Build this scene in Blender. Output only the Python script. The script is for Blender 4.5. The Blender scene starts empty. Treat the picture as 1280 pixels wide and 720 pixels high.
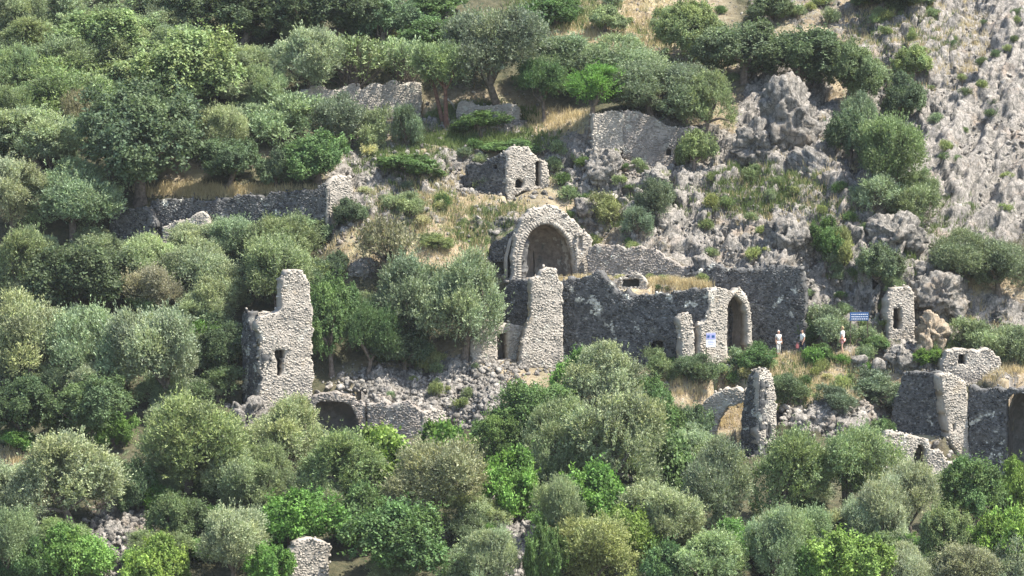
import bpy, math, random
import numpy as np
from mathutils import Vector, Matrix, Euler

sc = bpy.context.scene
COL = sc.collection
PI = math.pi
R = math.radians

# ------------------------------------------------------------------ camera, sky, sun, exposure
F = 3804.0                                   # focal length in photo pixels (1280 wide)
CAM = np.array([0.0, -200.0, 12.0])
FWD = np.array([0.0, 200.0, -12.0]); FWD /= np.linalg.norm(FWD)
UPV = np.array([0.0, -FWD[2], FWD[1]])
cam_d = bpy.data.cameras.new("camera")
cam = bpy.data.objects.new("camera", cam_d); COL.objects.link(cam)
cam.location = CAM
cam.rotation_euler = Vector(FWD).to_track_quat('-Z', 'Y').to_euler()
cam_d.sensor_width = 36.0
cam_d.lens = 36.0 * F / 1280.0
cam_d.clip_start = 0.5
cam_d.clip_end = 3000.0
sc.camera = cam

HAZE = 0.00008                                # density of the air
SUN_EL, SUN_B = R(60), R(13)                  # elevation; azimuth: from the right (+x), SUN_B towards the viewer
world = bpy.data.worlds.new("World"); sc.world = world
world.use_nodes = True
wn = world.node_tree; wn.nodes.clear()
sky = wn.nodes.new('ShaderNodeTexSky'); sky.sky_type = 'NISHITA'; sky.sun_disc = False
sky.sun_elevation = SUN_EL
sky.sun_rotation = PI / 2 + SUN_B            # clockwise from +y
sky.air_density = 1.0; sky.dust_density = 1.5
bg = wn.nodes.new('ShaderNodeBackground'); bg.inputs[1].default_value = 0.13
wo = wn.nodes.new('ShaderNodeOutputWorld')
wn.links.new(sky.outputs[0], bg.inputs[0]); wn.links.new(bg.outputs[0], wo.inputs[0])
sd = bpy.data.lights.new("sun", 'SUN'); sd.energy = 4.7; sd.angle = R(0.5); sd.color = (1.0, 0.955, 0.875)
sun = bpy.data.objects.new("sun", sd); COL.objects.link(sun)
SDIR = Vector((math.cos(SUN_EL) * math.cos(SUN_B), -math.cos(SUN_EL) * math.sin(SUN_B), math.sin(SUN_EL)))
sun.rotation_euler = SDIR.to_track_quat('Z', 'Y').to_euler()
sun.location = (60, -20, 120)
vs = sc.view_settings
vs.view_transform = 'Standard'; vs.look = 'None'; vs.exposure = 1.36; vs.gamma = 1.0
sc.render.engine = 'CYCLES'
sc.cycles.max_bounces = 5; sc.cycles.diffuse_bounces = 3; sc.cycles.transmission_bounces = 2
sc.cycles.use_denoising = True

# ------------------------------------------------------------------ helpers: rays, noise, meshes
def ray(u, v):
    return FWD + np.array([(u - 640.0) / F, 0, 0]) + UPV * ((360.0 - v) / F)

def P(u, v, Y):
    r = ray(u, v); t = (Y - CAM[1]) / r[1]
    return CAM + r * t

def project(X):
    d = X - CAM
    z = d @ FWD
    return 640 + F * d[:, 0] / z, 360 - F * (d @ UPV) / z

def _hash(i, j, k, seed):
    h = (i.astype(np.uint32) * np.uint32(374761393) + j.astype(np.uint32) * np.uint32(668265263)
         + k.astype(np.uint32) * np.uint32(2147483647 // 3 * 2 + 1) + np.uint32(seed * 7919 + 13))
    h = (h ^ (h >> np.uint32(13))) * np.uint32(1274126177)
    h = (h ^ (h >> np.uint32(16))) * np.uint32(2246822519)
    h = h ^ (h >> np.uint32(15))
    return (h & np.uint32(0xFFFFFF)).astype(np.float64) / float(0xFFFFFF)

def vnoise(p, seed=0):
    f = np.floor(p); t = p - f; i = f.astype(np.int64)
    t = t * t * (3 - 2 * t)
    out = 0
    for a in (0, 1):
        wa = t[:, 0] if a else 1 - t[:, 0]
        for b in (0, 1):
            wb = t[:, 1] if b else 1 - t[:, 1]
            for c in (0, 1):
                wc = t[:, 2] if c else 1 - t[:, 2]
                out = out + wa * wb * wc * _hash(i[:, 0] + a, i[:, 1] + b, i[:, 2] + c, seed)
    return out * 2 - 1

def fbm(p, octaves=4, seed=0, gain=0.5):
    a, s, o = 1.0, 0.0, 0
    for k in range(octaves):
        o = o + a * vnoise(p * (2.03 ** k) + 17.3 * k, seed + k); s += a; a *= gain
    return o / s

def worley(p, seed=0):
    f = np.floor(p).astype(np.int64)
    d1 = np.full(len(p), 9.0); d2 = np.full(len(p), 9.0)
    for a in (-1, 0, 1):
        for b in (-1, 0, 1):
            for c in (-1, 0, 1):
                q = f + np.array([a, b, c])
                o = np.stack([_hash(q[:, 0], q[:, 1], q[:, 2], seed + s) for s in (1, 2, 3)], 1)
                d = np.linalg.norm(q + o - p, axis=1)
                m = d < d1
                d2 = np.where(m, d1, np.minimum(d2, d)); d1 = np.where(m, d, d1)
    return d1, d2

def wblock(p, seed=0, tilt=.5):
    """fractured blocks: each cell gets its own height and tilt; returns offset, crack distance"""
    f = np.floor(p).astype(np.int64); n = len(p)
    d1 = np.full(n, 9.0); d2 = np.full(n, 9.0); cc = np.zeros((n, 3)); ci = np.zeros((n, 3), np.int64)
    for a in (-1, 0, 1):
        for b in (-1, 0, 1):
            for c in (-1, 0, 1):
                q = f + np.array([a, b, c])
                ctr = q + np.stack([_hash(q[:, 0], q[:, 1], q[:, 2], seed + s) for s in (1, 2, 3)], 1)
                d = np.abs(ctr - p).max(1) * .6 + np.linalg.norm(ctr - p, axis=1) * .4
                m = d < d1
                d2 = np.where(m, d1, np.minimum(d2, d)); d1 = np.where(m, d, d1); cc[m] = ctr[m]; ci[m] = q[m]
    h = _hash(ci[:, 0], ci[:, 1], ci[:, 2], seed + 11) - .5
    t = np.stack([_hash(ci[:, 0], ci[:, 1], ci[:, 2], seed + 20 + k) - .5 for k in range(3)], 1)
    return h + tilt * 2 * ((p - cc) * t).sum(1), d2 - d1

def mk_mesh(name, V, quads=None, tris=None, mat=None, smooth=False, **attrs):
    me = bpy.data.meshes.new(name)
    V = np.asarray(V, dtype=np.float32)
    nq = 0 if quads is None else len(quads); nt = 0 if tris is None else len(tris)
    me.vertices.add(len(V)); me.vertices.foreach_set('co', V.ravel())
    parts, starts, st = [], [], 0
    if nq:
        parts.append(np.asarray(quads, dtype=np.int32).ravel()); starts.append(np.arange(nq) * 4); st = nq * 4
    if nt:
        parts.append(np.asarray(tris, dtype=np.int32).ravel()); starts.append(st + np.arange(nt) * 3)
    L = np.concatenate(parts); S = np.concatenate(starts).astype(np.int32)
    me.loops.add(len(L)); me.loops.foreach_set('vertex_index', L)
    me.polygons.add(nq + nt); me.polygons.foreach_set('loop_start', S)
    if smooth:
        me.polygons.foreach_set('use_smooth', np.ones(nq + nt, dtype=bool))
    me.update(calc_edges=True)
    for k, a in attrs.items():
        a = np.asarray(a, dtype=np.float32)
        if a.ndim == 1:
            at = me.attributes.new(k, 'FLOAT', 'POINT'); at.data.foreach_set('value', a)
        else:
            at = me.attributes.new(k, 'FLOAT_COLOR', 'POINT')
            at.data.foreach_set('color', np.concatenate([a, np.ones((len(a), 1), np.float32)], 1).ravel())
    if mat: me.materials.append(mat)
    return me

def link(name, data, parent=None, loc=None, kind=None, label=None, cat=None, group=None):
    o = bpy.data.objects.new(name, data); COL.objects.link(o)
    if parent: o.parent = parent
    if loc is not None: o.location = loc
    if kind: o['kind'] = kind
    if label: o['label'] = label
    if cat: o['category'] = cat
    if group: o['group'] = group
    return o

def in_poly(px, py, poly):
    c = np.zeros(len(px), bool); n = len(poly)
    for i in range(n):
        x0, y0 = poly[i]; x1, y1 = poly[(i + 1) % n]
        if y0 == y1: continue
        m = ((y0 > py) != (y1 > py)) & (px < (x1 - x0) * (py - y0) / (y1 - y0) + x0)
        c ^= m
    return c

# ------------------------------------------------------------------ materials
class NT:
    def __init__(s, name):
        s.m = bpy.data.materials.new(name); s.m.use_nodes = True
        s.t = s.m.node_tree; s.t.nodes.clear()
        s.out = s.t.nodes.new('ShaderNodeOutputMaterial')
    def n(s, t, **kw):
        x = s.t.nodes.new(t)
        for k, v in kw.items(): setattr(x, k, v)
        return x
    def l(s, a, b): s.t.links.new(a, b)
    def setin(s, sock, v):
        if hasattr(v, 'is_output') or isinstance(v, bpy.types.NodeSocket): s.l(v, sock)
        else: sock.default_value = v
    def noise(s, vec, scale, detail=4, rough=0.6, w=0.0):
        x = s.n('ShaderNodeTexNoise'); x.inputs['Scale'].default_value = scale
        x.inputs['Detail'].default_value = detail; x.inputs['Roughness'].default_value = rough
        if vec is not None: s.l(vec, x.inputs['Vector'])
        return x.outputs[0]
    def voro(s, vec, scale, feature='F1', out='Distance'):
        x = s.n('ShaderNodeTexVoronoi', feature=feature); x.inputs['Scale'].default_value = scale
        s.l(vec, x.inputs['Vector']); return x.outputs[out]
    def ramp(s, fac, lo, hi):
        x = s.n('ShaderNodeMapRange', interpolation_type='SMOOTHSTEP')
        s.l(fac, x.inputs[0]); x.inputs[1].default_value = lo; x.inputs[2].default_value = hi
        return x.outputs[0]
    def mix(s, fac, a, b, mode='MIX'):
        x = s.n('ShaderNodeMix', data_type='RGBA', blend_type=mode)
        s.setin(x.inputs[0], fac)
        for sock, v in ((x.inputs[6], a), (x.inputs[7], b)):
            if isinstance(v, tuple): sock.default_value = (*v, 1)
            else: s.l(v, sock)
        return x.outputs[2]
    def math(s, op, a, b=0.0):
        x = s.n('ShaderNodeMath', operation=op); s.setin(x.inputs[0], a); s.setin(x.inputs[1], b)
        return x.outputs[0]
    def attr(s, name, out='Fac'):
        x = s.n('ShaderNodeAttribute', attribute_name=name); return x.outputs[out]
    def obj(s): return s.n('ShaderNodeTexCoord').outputs['Object']
    def geo(s): return s.n('ShaderNodeNewGeometry').outputs['Position']
    def bsdf(s, col, rough=0.9, spec=0.2, bump=None, bstr=0.3, bdist=0.05):
        b = s.n('ShaderNodeBsdfPrincipled')
        s.setin(b.inputs['Base Color'], (*col, 1) if isinstance(col, tuple) else col)
        b.inputs['Roughness'].default_value = rough
        b.inputs['Specular IOR Level'].default_value = spec
        if bump is not None:
            bp = s.n('ShaderNodeBump'); bp.inputs['Strength'].default_value = bstr; bp.inputs['Distance'].default_value = bdist
            s.l(bump, bp.inputs['Height']); s.l(bp.outputs[0], b.inputs['Normal'])
        s.l(b.outputs[0], s.out.inputs[0]); return b

def mat_plain(name, col, rough=0.8, var=0.25, scale=6.0):
    m = NT(name); p = m.geo(); nz = m.noise(p, scale, 5)
    c = m.mix(m.ramp(nz, 0.3, 0.7), tuple(x * (1 - var) for x in col), tuple(min(1, x * (1 + var)) for x in col))
    m.bsdf(c, rough, 0.2, nz, 0.3, 0.02); return m.m

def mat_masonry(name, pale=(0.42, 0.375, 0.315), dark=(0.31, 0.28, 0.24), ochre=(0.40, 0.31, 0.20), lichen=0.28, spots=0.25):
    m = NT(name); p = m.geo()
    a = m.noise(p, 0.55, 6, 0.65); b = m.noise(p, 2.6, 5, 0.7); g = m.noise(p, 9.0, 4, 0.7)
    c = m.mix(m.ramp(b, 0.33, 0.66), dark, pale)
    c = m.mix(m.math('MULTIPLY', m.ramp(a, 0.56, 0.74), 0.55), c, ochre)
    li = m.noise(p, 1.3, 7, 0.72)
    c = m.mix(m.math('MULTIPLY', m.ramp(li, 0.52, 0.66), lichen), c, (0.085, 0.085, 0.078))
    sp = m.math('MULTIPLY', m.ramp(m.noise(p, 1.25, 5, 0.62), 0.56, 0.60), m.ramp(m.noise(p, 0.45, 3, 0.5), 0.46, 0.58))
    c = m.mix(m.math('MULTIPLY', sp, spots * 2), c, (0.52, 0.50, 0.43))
    t = m.attr('tone')
    c = m.mix(1.0, c, m.n('ShaderNodeCombineColor').outputs[0], 'MULTIPLY')
    comb = [x for x in m.t.nodes if x.bl_idname == 'ShaderNodeCombineColor'][0]
    for k in range(3): m.l(t, comb.inputs[k])
    m.bsdf(c, 0.95, 0.1, m.noise(p, 14.0, 5, 0.8), 0.35, 0.03); return m.m

def rock_nodes(m, p, pale, mid, dk, warm, wamt):
    a = m.noise(p, 0.45, 6, 0.65); b = m.noise(p, 3.2, 8, 0.78); g = m.noise(p, 5.0, 9, 0.8); f = m.noise(p, 1.1, 8, 0.7)
    mp = m.n('ShaderNodeMapping'); mp.inputs['Scale'].default_value = (2.4, 2.4, 0.7); mp.inputs['Rotation'].default_value = (0, R(30), 0)
    m.l(p, mp.inputs[0]); st = m.noise(mp.outputs[0], 1.3, 9, 0.75)
    c = m.mix(m.ramp(b, 0.40, 0.60), mid, pale)
    c = m.mix(m.math('MULTIPLY', m.ramp(st, 0.50, 0.62), 0.8), c, dk)
    c = m.mix(m.math('MULTIPLY', m.ramp(f, 0.54, 0.62), 0.55), c, mid)
    c = m.mix(m.math('MULTIPLY', m.ramp(a, 0.55, 0.70), wamt), c, warm)
    vo = m.voro(p, 1.9, 'DISTANCE_TO_EDGE'); ck = m.math('MULTIPLY', m.ramp(m.math('ADD', vo, m.math('MULTIPLY', m.math('SUBTRACT', g, .5), .35)), 0.07, 0.0), 0.6)
    c = m.mix(ck, c, dk)
    h = m.math('ADD', g, m.math('MULTIPLY', st, -0.9))
    return c, h
def mat_rock(name, pale=(0.38, 0.348, 0.305), mid=(0.21, 0.193, 0.168), dk=(0.075, 0.072, 0.064), warm=(0.37, 0.28, 0.195), wamt=0.45):
    m = NT(name); p = m.geo()
    c, h = rock_nodes(m, p, pale, mid, dk, warm, wamt)
    t = m.attr('tone'); comb = m.n('ShaderNodeCombineColor')
    for k in range(3): m.l(t, comb.inputs[k])
    c = m.mix(1.0, c, comb.outputs[0], 'MULTIPLY')
    m.bsdf(c, 0.95, 0.1, h, 1.0, 0.16); return m.m

def mat_terrain():
    m = NT('hillside_ground'); p = m.geo()
    at = m.n('ShaderNodeAttribute', attribute_name='mask')
    sp = m.n('ShaderNodeSeparateColor'); m.l(at.outputs['Color'], sp.inputs[0])
    a = m.noise(p, 0.5, 6, 0.65); b = m.noise(p, 2.2, 7, 0.72); g = m.noise(p, 7.0, 6, 0.75); e = m.noise(p, 1.1, 5, 0.6)
    rock, hh = rock_nodes(m, p, (0.375, 0.34, 0.30), (0.21, 0.192, 0.168), (0.075, 0.075, 0.062), (0.37, 0.275, 0.20), 0.5)
    soil = m.mix(m.ramp(b, 0.35, 0.65), (0.26, 0.195, 0.125), (0.40, 0.325, 0.215))
    soil = m.mix(m.ramp(a, 0.5, 0.65), soil, (0.39, 0.345, 0.215))
    soil = m.mix(m.ramp(g, 0.52, 0.66), soil, (0.42, 0.39, 0.34))
    green = m.mix(m.ramp(b, 0.35, 0.65), (0.055, 0.085, 0.03), (0.14, 0.17, 0.065))
    litter = m.mix(m.ramp(b, 0.35, 0.65), (0.055, 0.058, 0.034), (0.11, 0.10, 0.06))
    c = m.mix(sp.outputs[2], litter, soil)
    gm = m.ramp(m.math('ADD', sp.outputs[1], m.math('MULTIPLY', m.math('SUBTRACT', e, 0.5), 1.6)), 0.42, 0.62)
    c = m.mix(gm, c, green)
    rm = m.ramp(m.math('ADD', sp.outputs[0], m.math('MULTIPLY', m.math('SUBTRACT', b, 0.5), 1.1)), 0.42, 0.6)
    c = m.mix(rm, c, rock)
    m.bsdf(c, 0.95, 0.1, m.mix(rm, g, hh), 1.0, 0.14); return m.m

def mat_leaf(name, trans=0.28, rough=0.55, spec=0.35):
    m = NT(name); oi = m.n('ShaderNodeObjectInfo'); t = m.attr('tone'); t2 = m.attr('warm')
    comb = m.n('ShaderNodeCombineColor')
    for k in range(3): m.l(t, comb.inputs[k])
    c = m.mix(1.0, oi.outputs['Color'], comb.outputs[0], 'MULTIPLY')
    w = m.mix(1.0, c, (1.12, 1.03, 0.80), 'MULTIPLY')
    c = m.mix(t2, c, w)
    b = m.n('ShaderNodeBsdfPrincipled'); m.l(c, b.inputs['Base Color'])
    b.inputs['Roughness'].default_value = rough; b.inputs['Specular IOR Level'].default_value = spec
    tr = m.n('ShaderNodeBsdfTranslucent'); m.l(m.mix(1.0, c, (1.0, 1.1, 0.8), 'MULTIPLY'), tr.inputs[0])
    mx = m.n('ShaderNodeMixShader'); mx.inputs[0].default_value = trans
    m.l(b.outputs[0], mx.inputs[1]); m.l(tr.outputs[0], mx.inputs[2]); m.l(mx.outputs[0], m.out.inputs[0])
    return m.m

def mat_grass(name, c0, c1):
    m = NT(name); t = m.attr('tone')
    c = m.mix(t, c0, c1)
    b = m.n('ShaderNodeBsdfPrincipled'); m.l(c, b.inputs['Base Color']); b.inputs['Roughness'].default_value = 0.8
    b.inputs['Specular IOR Level'].default_value = 0.1
    tr = m.n('ShaderNodeBsdfTranslucent'); m.l(c, tr.inputs[0])
    mx = m.n('ShaderNodeMixShader'); mx.inputs[0].default_value = 0.3
    m.l(b.outputs[0], mx.inputs[1]); m.l(tr.outputs[0], mx.inputs[2]); m.l(mx.outputs[0], m.out.inputs[0])
    return m.m

M_WALL = mat_masonry('rubble_masonry')
M_LICHENSHADE = mat_masonry('lichened_shade_side_masonry', (0.16, 0.155, 0.147), (0.065, 0.065, 0.065), (0.18, 0.155, 0.12), 0.65, 0.5)  # lichen crust, plus shade put into the colour of faces turned from the sun
M_BROWNWALL = mat_masonry('brown_masonry', (0.36, 0.32, 0.28), (0.20, 0.175, 0.15), (0.34, 0.25, 0.17), 0.6)
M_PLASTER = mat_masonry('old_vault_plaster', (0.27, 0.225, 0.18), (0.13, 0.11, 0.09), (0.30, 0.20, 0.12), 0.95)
M_ROCK = mat_rock('grey_limestone')
M_ROCKWARM = mat_rock('ochre_limestone', (0.44, 0.37, 0.28), (0.34, 0.265, 0.18), (0.15, 0.12, 0.09), (0.42, 0.30, 0.19), 0.6)
M_GROUND = mat_terrain()
M_LEAF = mat_leaf('olive_leaf', 0.33, 0.55, 0.35)
M_LEAF2 = mat_leaf('green_leaf', 0.36, 0.62, 0.22)
M_BARK = mat_plain('bark', (0.15, 0.12, 0.095), 0.95, 0.4, 5.0)
M_BARKRED = mat_plain('red_brown_bark', (0.16, 0.085, 0.06), 0.95, 0.35, 5.0)
M_DRY = mat_grass('dry_grass_blade', (0.42, 0.33, 0.17), (0.66, 0.56, 0.33))
M_GREEN = mat_grass('green_grass_blade', (0.07, 0.11, 0.03), (0.20, 0.25, 0.09))
# ------------------------------------------------------------------ masonry walls: an outline on a vertical plane of its own, with thickness
PITS, ANCH, CLAMPS = [], [], []
class Wall:
    def __init__(s, part, a, b, poly, holes=(), thick=0.8, retain=None, recess=None, mat=None, stone=0.125, ground=True, base_in=0.25, seed=None):
        s.part, s.thick, s.holes_px, s.mat, s.stone = part, thick, holes, mat or M_WALL, stone
        vref = sum(v for _, v in poly) / len(poly)
        A = P(a[0], vref, a[1]); B = P(b[0], vref, b[1])
        s.A = np.array([A[0], A[1], 0.0]); d = np.array([B[0] - A[0], B[1] - A[1], 0.0]); s.len = np.linalg.norm(d); s.d = d / s.len
        s.n = np.array([s.d[1], -s.d[0], 0.0])
        if s.n[1] > 0: s.n = -s.n
        s.seed = seed if seed is not None else int(abs(a[0] * 7 + b[0] * 3 + poly[0][1]))
        s.poly = s.rough([s.sz(u, v) for u, v in poly])
        s.holes = [[s.sz(u, v) for u, v in h] for h in holes]
        zs = [z for _, z in s.poly]; ss = [q for q, _ in s.poly]
        s.z0, s.z1, s.s0, s.s1 = min(zs), max(zs), min(ss), max(ss)
        s.seed = seed if seed is not None else int(abs(a[0] * 7 + b[0] * 3 + poly[0][1]))
        s.retain, s.recess = retain, recess
        # the ground in front and behind
        def bottom(q):
            zz = []
            n = len(s.poly)
            for i in range(n):
                (x0, y0), (x1, y1) = s.poly[i], s.poly[(i + 1) % n]
                if (x0 - q) * (x1 - q) <= 0 and x0 != x1: zz.append(y0 + (y1 - y0) * (q - x0) / (x1 - x0))
            return (min(zz), max(zz)) if zz else (s.z0, s.z1)
        if ground:
            k = max(3, int((s.s1 - s.s0) / 1.5) + 1)
            qs = np.linspace(s.s0 + 0.05, s.s1 - 0.05, k)
            wq = max(0.5, 0.3 * (s.s1 - s.s0)); fine = np.linspace(s.s0 + .02, s.s1 - .02, 60); fb = np.array([bottom(q)[0] for q in fine])
            bz = [(fb[np.abs(fine - q) <= wq].min(), bottom(q)[1]) for q in qs]
            for q, (lo, hi) in zip(qs, bz):
                p = s.A + s.d * q
                ANCH.append((*(p + s.n * 0.5)[:2], lo + base_in))
                if retain is not None:
                    zt = lo + (hi - lo) * retain
                    ANCH.append((*(p - s.n * (thick + 0.25))[:2], zt))
            CLAMPS.append((s, qs, np.array([x[0] for x in bz]) + base_in))
        if recess:
            for h, dep in zip(s.holes, recess):
                hs = [q for q, _ in h]; hz = [z for _, z in h]
                PITS.append((s, min(hs) - 0.35, max(hs) + 0.35, dep + 0.5, min(hz) - 0.1))
    def rough(s, pl):
        r = np.random.default_rng(s.seed + 1); z0 = min(z for _, z in pl); out = []
        for i in range(len(pl)):
            (x0, y0), (x1, y1) = pl[i], pl[(i + 1) % len(pl)]; out.append((x0, y0)); L = math.hypot(x1 - x0, y1 - y0)
            steep = abs(y1 - y0) > 2 * abs(x1 - x0)
            if L < .5 or max(y0, y1) < z0 + .6: continue
            k = int(L / .3); am = .05 if steep else .12; o = 0
            for j in range(1, k):
                if r.random() < .5: o = r.normal(0, am)
                t = (j + r.uniform(-.3, .3)) / k; nx_, ny_ = (y1 - y0) / L, -(x1 - x0) / L
                o_ = o - (0 if steep else abs(r.normal(0, .04))) * 0
                out.append((x0 + (x1 - x0) * t + nx_ * o_, y0 + (y1 - y0) * t + ny_ * o_))
        return out
    def sz(s, u, v):
        r = ray(u, v); t = ((s.A - CAM) @ s.n) / (r @ s.n); X = CAM + r * t
        return float((X - s.A) @ s.d), float(X[2])
    def pt(s, q, z, off=0.0):
        p = s.A + s.d * q + s.n * off; return np.array([p[0], p[1], z])
    def build(s, root, origin):
        rng = np.random.default_rng(s.seed); h = 0.2
        ns = int((s.s1 - s.s0) / h) + 2; nz = int((s.z1 - s.z0) / h) + 2
        gs = s.s0 + np.arange(ns + 1) * h - h / 2; gz = s.z0 + np.arange(nz + 1) * h - h / 2
        CS, CZ = np.meshgrid((gs[:-1] + gs[1:]) / 2, (gz[:-1] + gz[1:]) / 2, indexing='ij')
        ins = in_poly(CS.ravel(), CZ.ravel(), s.poly)
        for hh in s.holes: ins &= ~in_poly(CS.ravel(), CZ.ravel(), hh)
        ins = ins.reshape(ns, nz)
        VS, VZ = np.meshgrid(gs, gz, indexing='ij')
        # snap rim vertices to the outline
        pad = np.zeros((ns + 2, nz + 2), bool); pad[1:-1, 1:-1] = ins
        cnt = pad[:-1, :-1].astype(int) + pad[1:, :-1] + pad[:-1, 1:] + pad[1:, 1:]
        rim = (cnt > 0) & (cnt < 4)
        segs = []
        for pl in [s.poly] + s.holes:
            for i in range(len(pl)): segs.append((pl[i], pl[(i + 1) % len(pl)]))
        q = np.stack([VS[rim], VZ[rim]], 1); best = np.full(len(q), 9.0); bp = q.copy()
        for (x0, y0), (x1, y1) in segs:
            e = np.array([x1 - x0, y1 - y0]); L2 = e @ e + 1e-9
            t = np.clip(((q - [x0, y0]) @ e) / L2, 0, 1); c = np.array([x0, y0]) + t[:, None] * e
            dd = np.linalg.norm(c - q, axis=1); m = dd < best
            best = np.where(m, dd, best); bp[m] = c[m]
        ok = best < h * 0.95; q[ok] = bp[ok]; q += rng.normal(0, 0.035, q.shape)
        VS[rim] = q[:, 0]; VZ[rim] = q[:, 1]
        idx = -np.ones((ns + 1, nz + 1), int); use = cnt > 0; n = use.sum(); idx[use] = np.arange(n)
        fs, fz = VS[use], VZ[use]
        front = s.A + fs[:, None] * s.d; front[:, 2] = fz
        disp = fbm(front * 0.9, 2, s.seed) * 0.07 + rng.normal(0, 0.008, n)
        back = front - s.n * (s.thick + fbm(front * 1.3 + 9, 3, s.seed + 5) * 0.12)[:, None]
        front = front + s.n * disp[:, None]
        V = np.concatenate([front, back]); Q = []
        I, J = np.nonzero(ins)
        a, b, c, d = idx[I, J], idx[I + 1, J], idx[I + 1, J + 1], idx[I, J + 1]
        flip = np.cross(s.d, [0, 0, 1]) @ s.n < 0
        fq = np.stack([a, b, c, d], 1); bq = fq[:, ::-1] + n
        if flip: fq, bq = fq[:, ::-1], bq[:, ::-1]
        Q = [fq, bq]
        for (di, dj, p0, p1) in ((-1, 0, (0, 0), (0, 1)), (1, 0, (1, 1), (1, 0)), (0, -1, (1, 0), (0, 0)), (0, 1, (0, 1), (1, 1))):
            m = ~pad[I + 1 + di, J + 1 + dj]
            e0 = idx[I[m] + p0[0], J[m] + p0[1]]; e1 = idx[I[m] + p1[0], J[m] + p1[1]]
            sq = np.stack([e0, e1, e1 + n, e0 + n], 1)
            Q.append(sq if not flip else sq[:, ::-1])
        tone = np.clip(0.92 + 0.25 * fbm(V * 2.3, 3, s.seed + 2), 0.4, 1.2)
        me = mk_mesh(s.part, V - origin, np.concatenate(Q), None, s.mat, tone=tone)
        o = link(s.part, me, root)
        # face stones in rough courses and loose crest stones
        S, Z, W, H, OFF, DEP = [], [], [], [], [], []
        z = s.z0
        while z < s.z1:
            hr = s.stone * rng.uniform(0.6, 1.0); q = s.s0 - rng.uniform(0, 0.3)
            while q < s.s1:
                w = s.stone * rng.uniform(0.6, 1.35)
                S.append(q + w / 2); Z.append(z + hr / 2 + rng.normal(0, 0.05)); W.append(w * 1.0); H.append(hr * rng.uniform(0.8, 1.15)); OFF.append(0); DEP.append(abs(rng.normal(0.0, 0.004)) + (rng.random() < .03) * rng.uniform(0, .05))
                q += w
            z += hr
        S, Z = np.array(S), np.array(Z)
        def inside(S, Z):
            k = in_poly(S, Z, s.poly)
            for hh in s.holes: k &= ~in_poly(S, Z, hh)
            return k
        W, H, DEP = np.array(W), np.array(H), np.array(DEP)
        keep = inside(S - W * .3, Z) & inside(S + W * .3, Z) & (rng.random(len(S)) < 0.9)
        S, Z, W, H, DEP = S[keep], Z[keep], W[keep], H[keep], DEP[keep]
        k = len(S); base = s.A + S[:, None] * s.d; base[:, 2] = Z
        dd = fbm(base * 0.9, 2, s.seed) * 0.07
        up = np.array([0, 0, 1.0])
        vv = []
        for (sx, sy, lay) in ((-1, -1, 0), (1, -1, 0), (1, 1, 0), (-1, 1, 0), (-1, -1, 1), (1, -1, 1), (1, 1, 1), (-1, 1, 1)):
            sc_ = 0.5 if lay == 0 else 0.5 * 0.99
            off = dd - 0.06 if lay == 0 else dd + DEP + .004
            jx = rng.normal(0, 0.016, k); jz = rng.normal(0, 0.014, k); jn = rng.normal(0, 0.008, k) * lay
            vv.append(base + s.d * (sx * W * sc_ + jx)[:, None] + up * (sy * H * sc_ + jz)[:, None] + s.n * (off + jn)[:, None])
        vv = np.stack(vv, 1).reshape(-1, 3)
        f = np.array([[4, 5, 6, 7], [0, 1, 5, 4], [1, 2, 6, 5], [2, 3, 7, 6], [3, 0, 4, 7]])
        if flip: f = f[:, ::-1]
        Qs = (np.arange(k)[:, None, None] * 8 + f).reshape(-1, 4)
        tn = np.repeat(np.clip(rng.normal(0.95, .42 if s.mat is M_LICHENSHADE else .14, k), 0.35, 2.2), 8)
        # crest: rough blocks along outline edges that look up or sideways
        cc, cs = [], []
        for (x0, y0), (x1, y1) in segs[:len(s.poly)]:
            L = math.hypot(x1 - x0, y1 - y0)
            if max(y0, y1) < s.z0 + 0.5: continue
            for _ in range(int(L * 4.5)):
                t = rng.random(); off = -rng.uniform(0, s.thick)
                sz_ = 0.17 * rng.uniform(0.45, 1.5)
                cc.append(s.pt(x0 + (x1 - x0) * t + rng.normal(0, .05), y0 + (y1 - y0) * t + rng.normal(-0.02, .07), off)); cs.append(sz_)
        for hh in s.holes:
            for i in range(len(hh)):
                (x0, y0), (x1, y1) = hh[i], hh[(i + 1) % len(hh)]
                for _ in range(int(math.hypot(x1 - x0, y1 - y0) * 3)):
                    t = rng.random(); cc.append(s.pt(x0 + (x1 - x0) * t, y0 + (y1 - y0) * t, -rng.uniform(0, s.thick * 0.7))); cs.append(0.17 * rng.uniform(0.4, 0.7))
        if cc:
            Vc, Tc, Oc = blocks(np.array(cc), np.array(cs), rng)
            nb = len(vv); vv = np.concatenate([vv, Vc]); tn = np.concatenate([tn, Oc])
            me = mk_mesh('masonry', vv - origin, Qs, Tc + nb, s.mat, tone=tn)
        else:
            me = mk_mesh('masonry', vv - origin, Qs, None, s.mat, tone=tn)
        link('masonry', me, o, kind='stuff')
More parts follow.
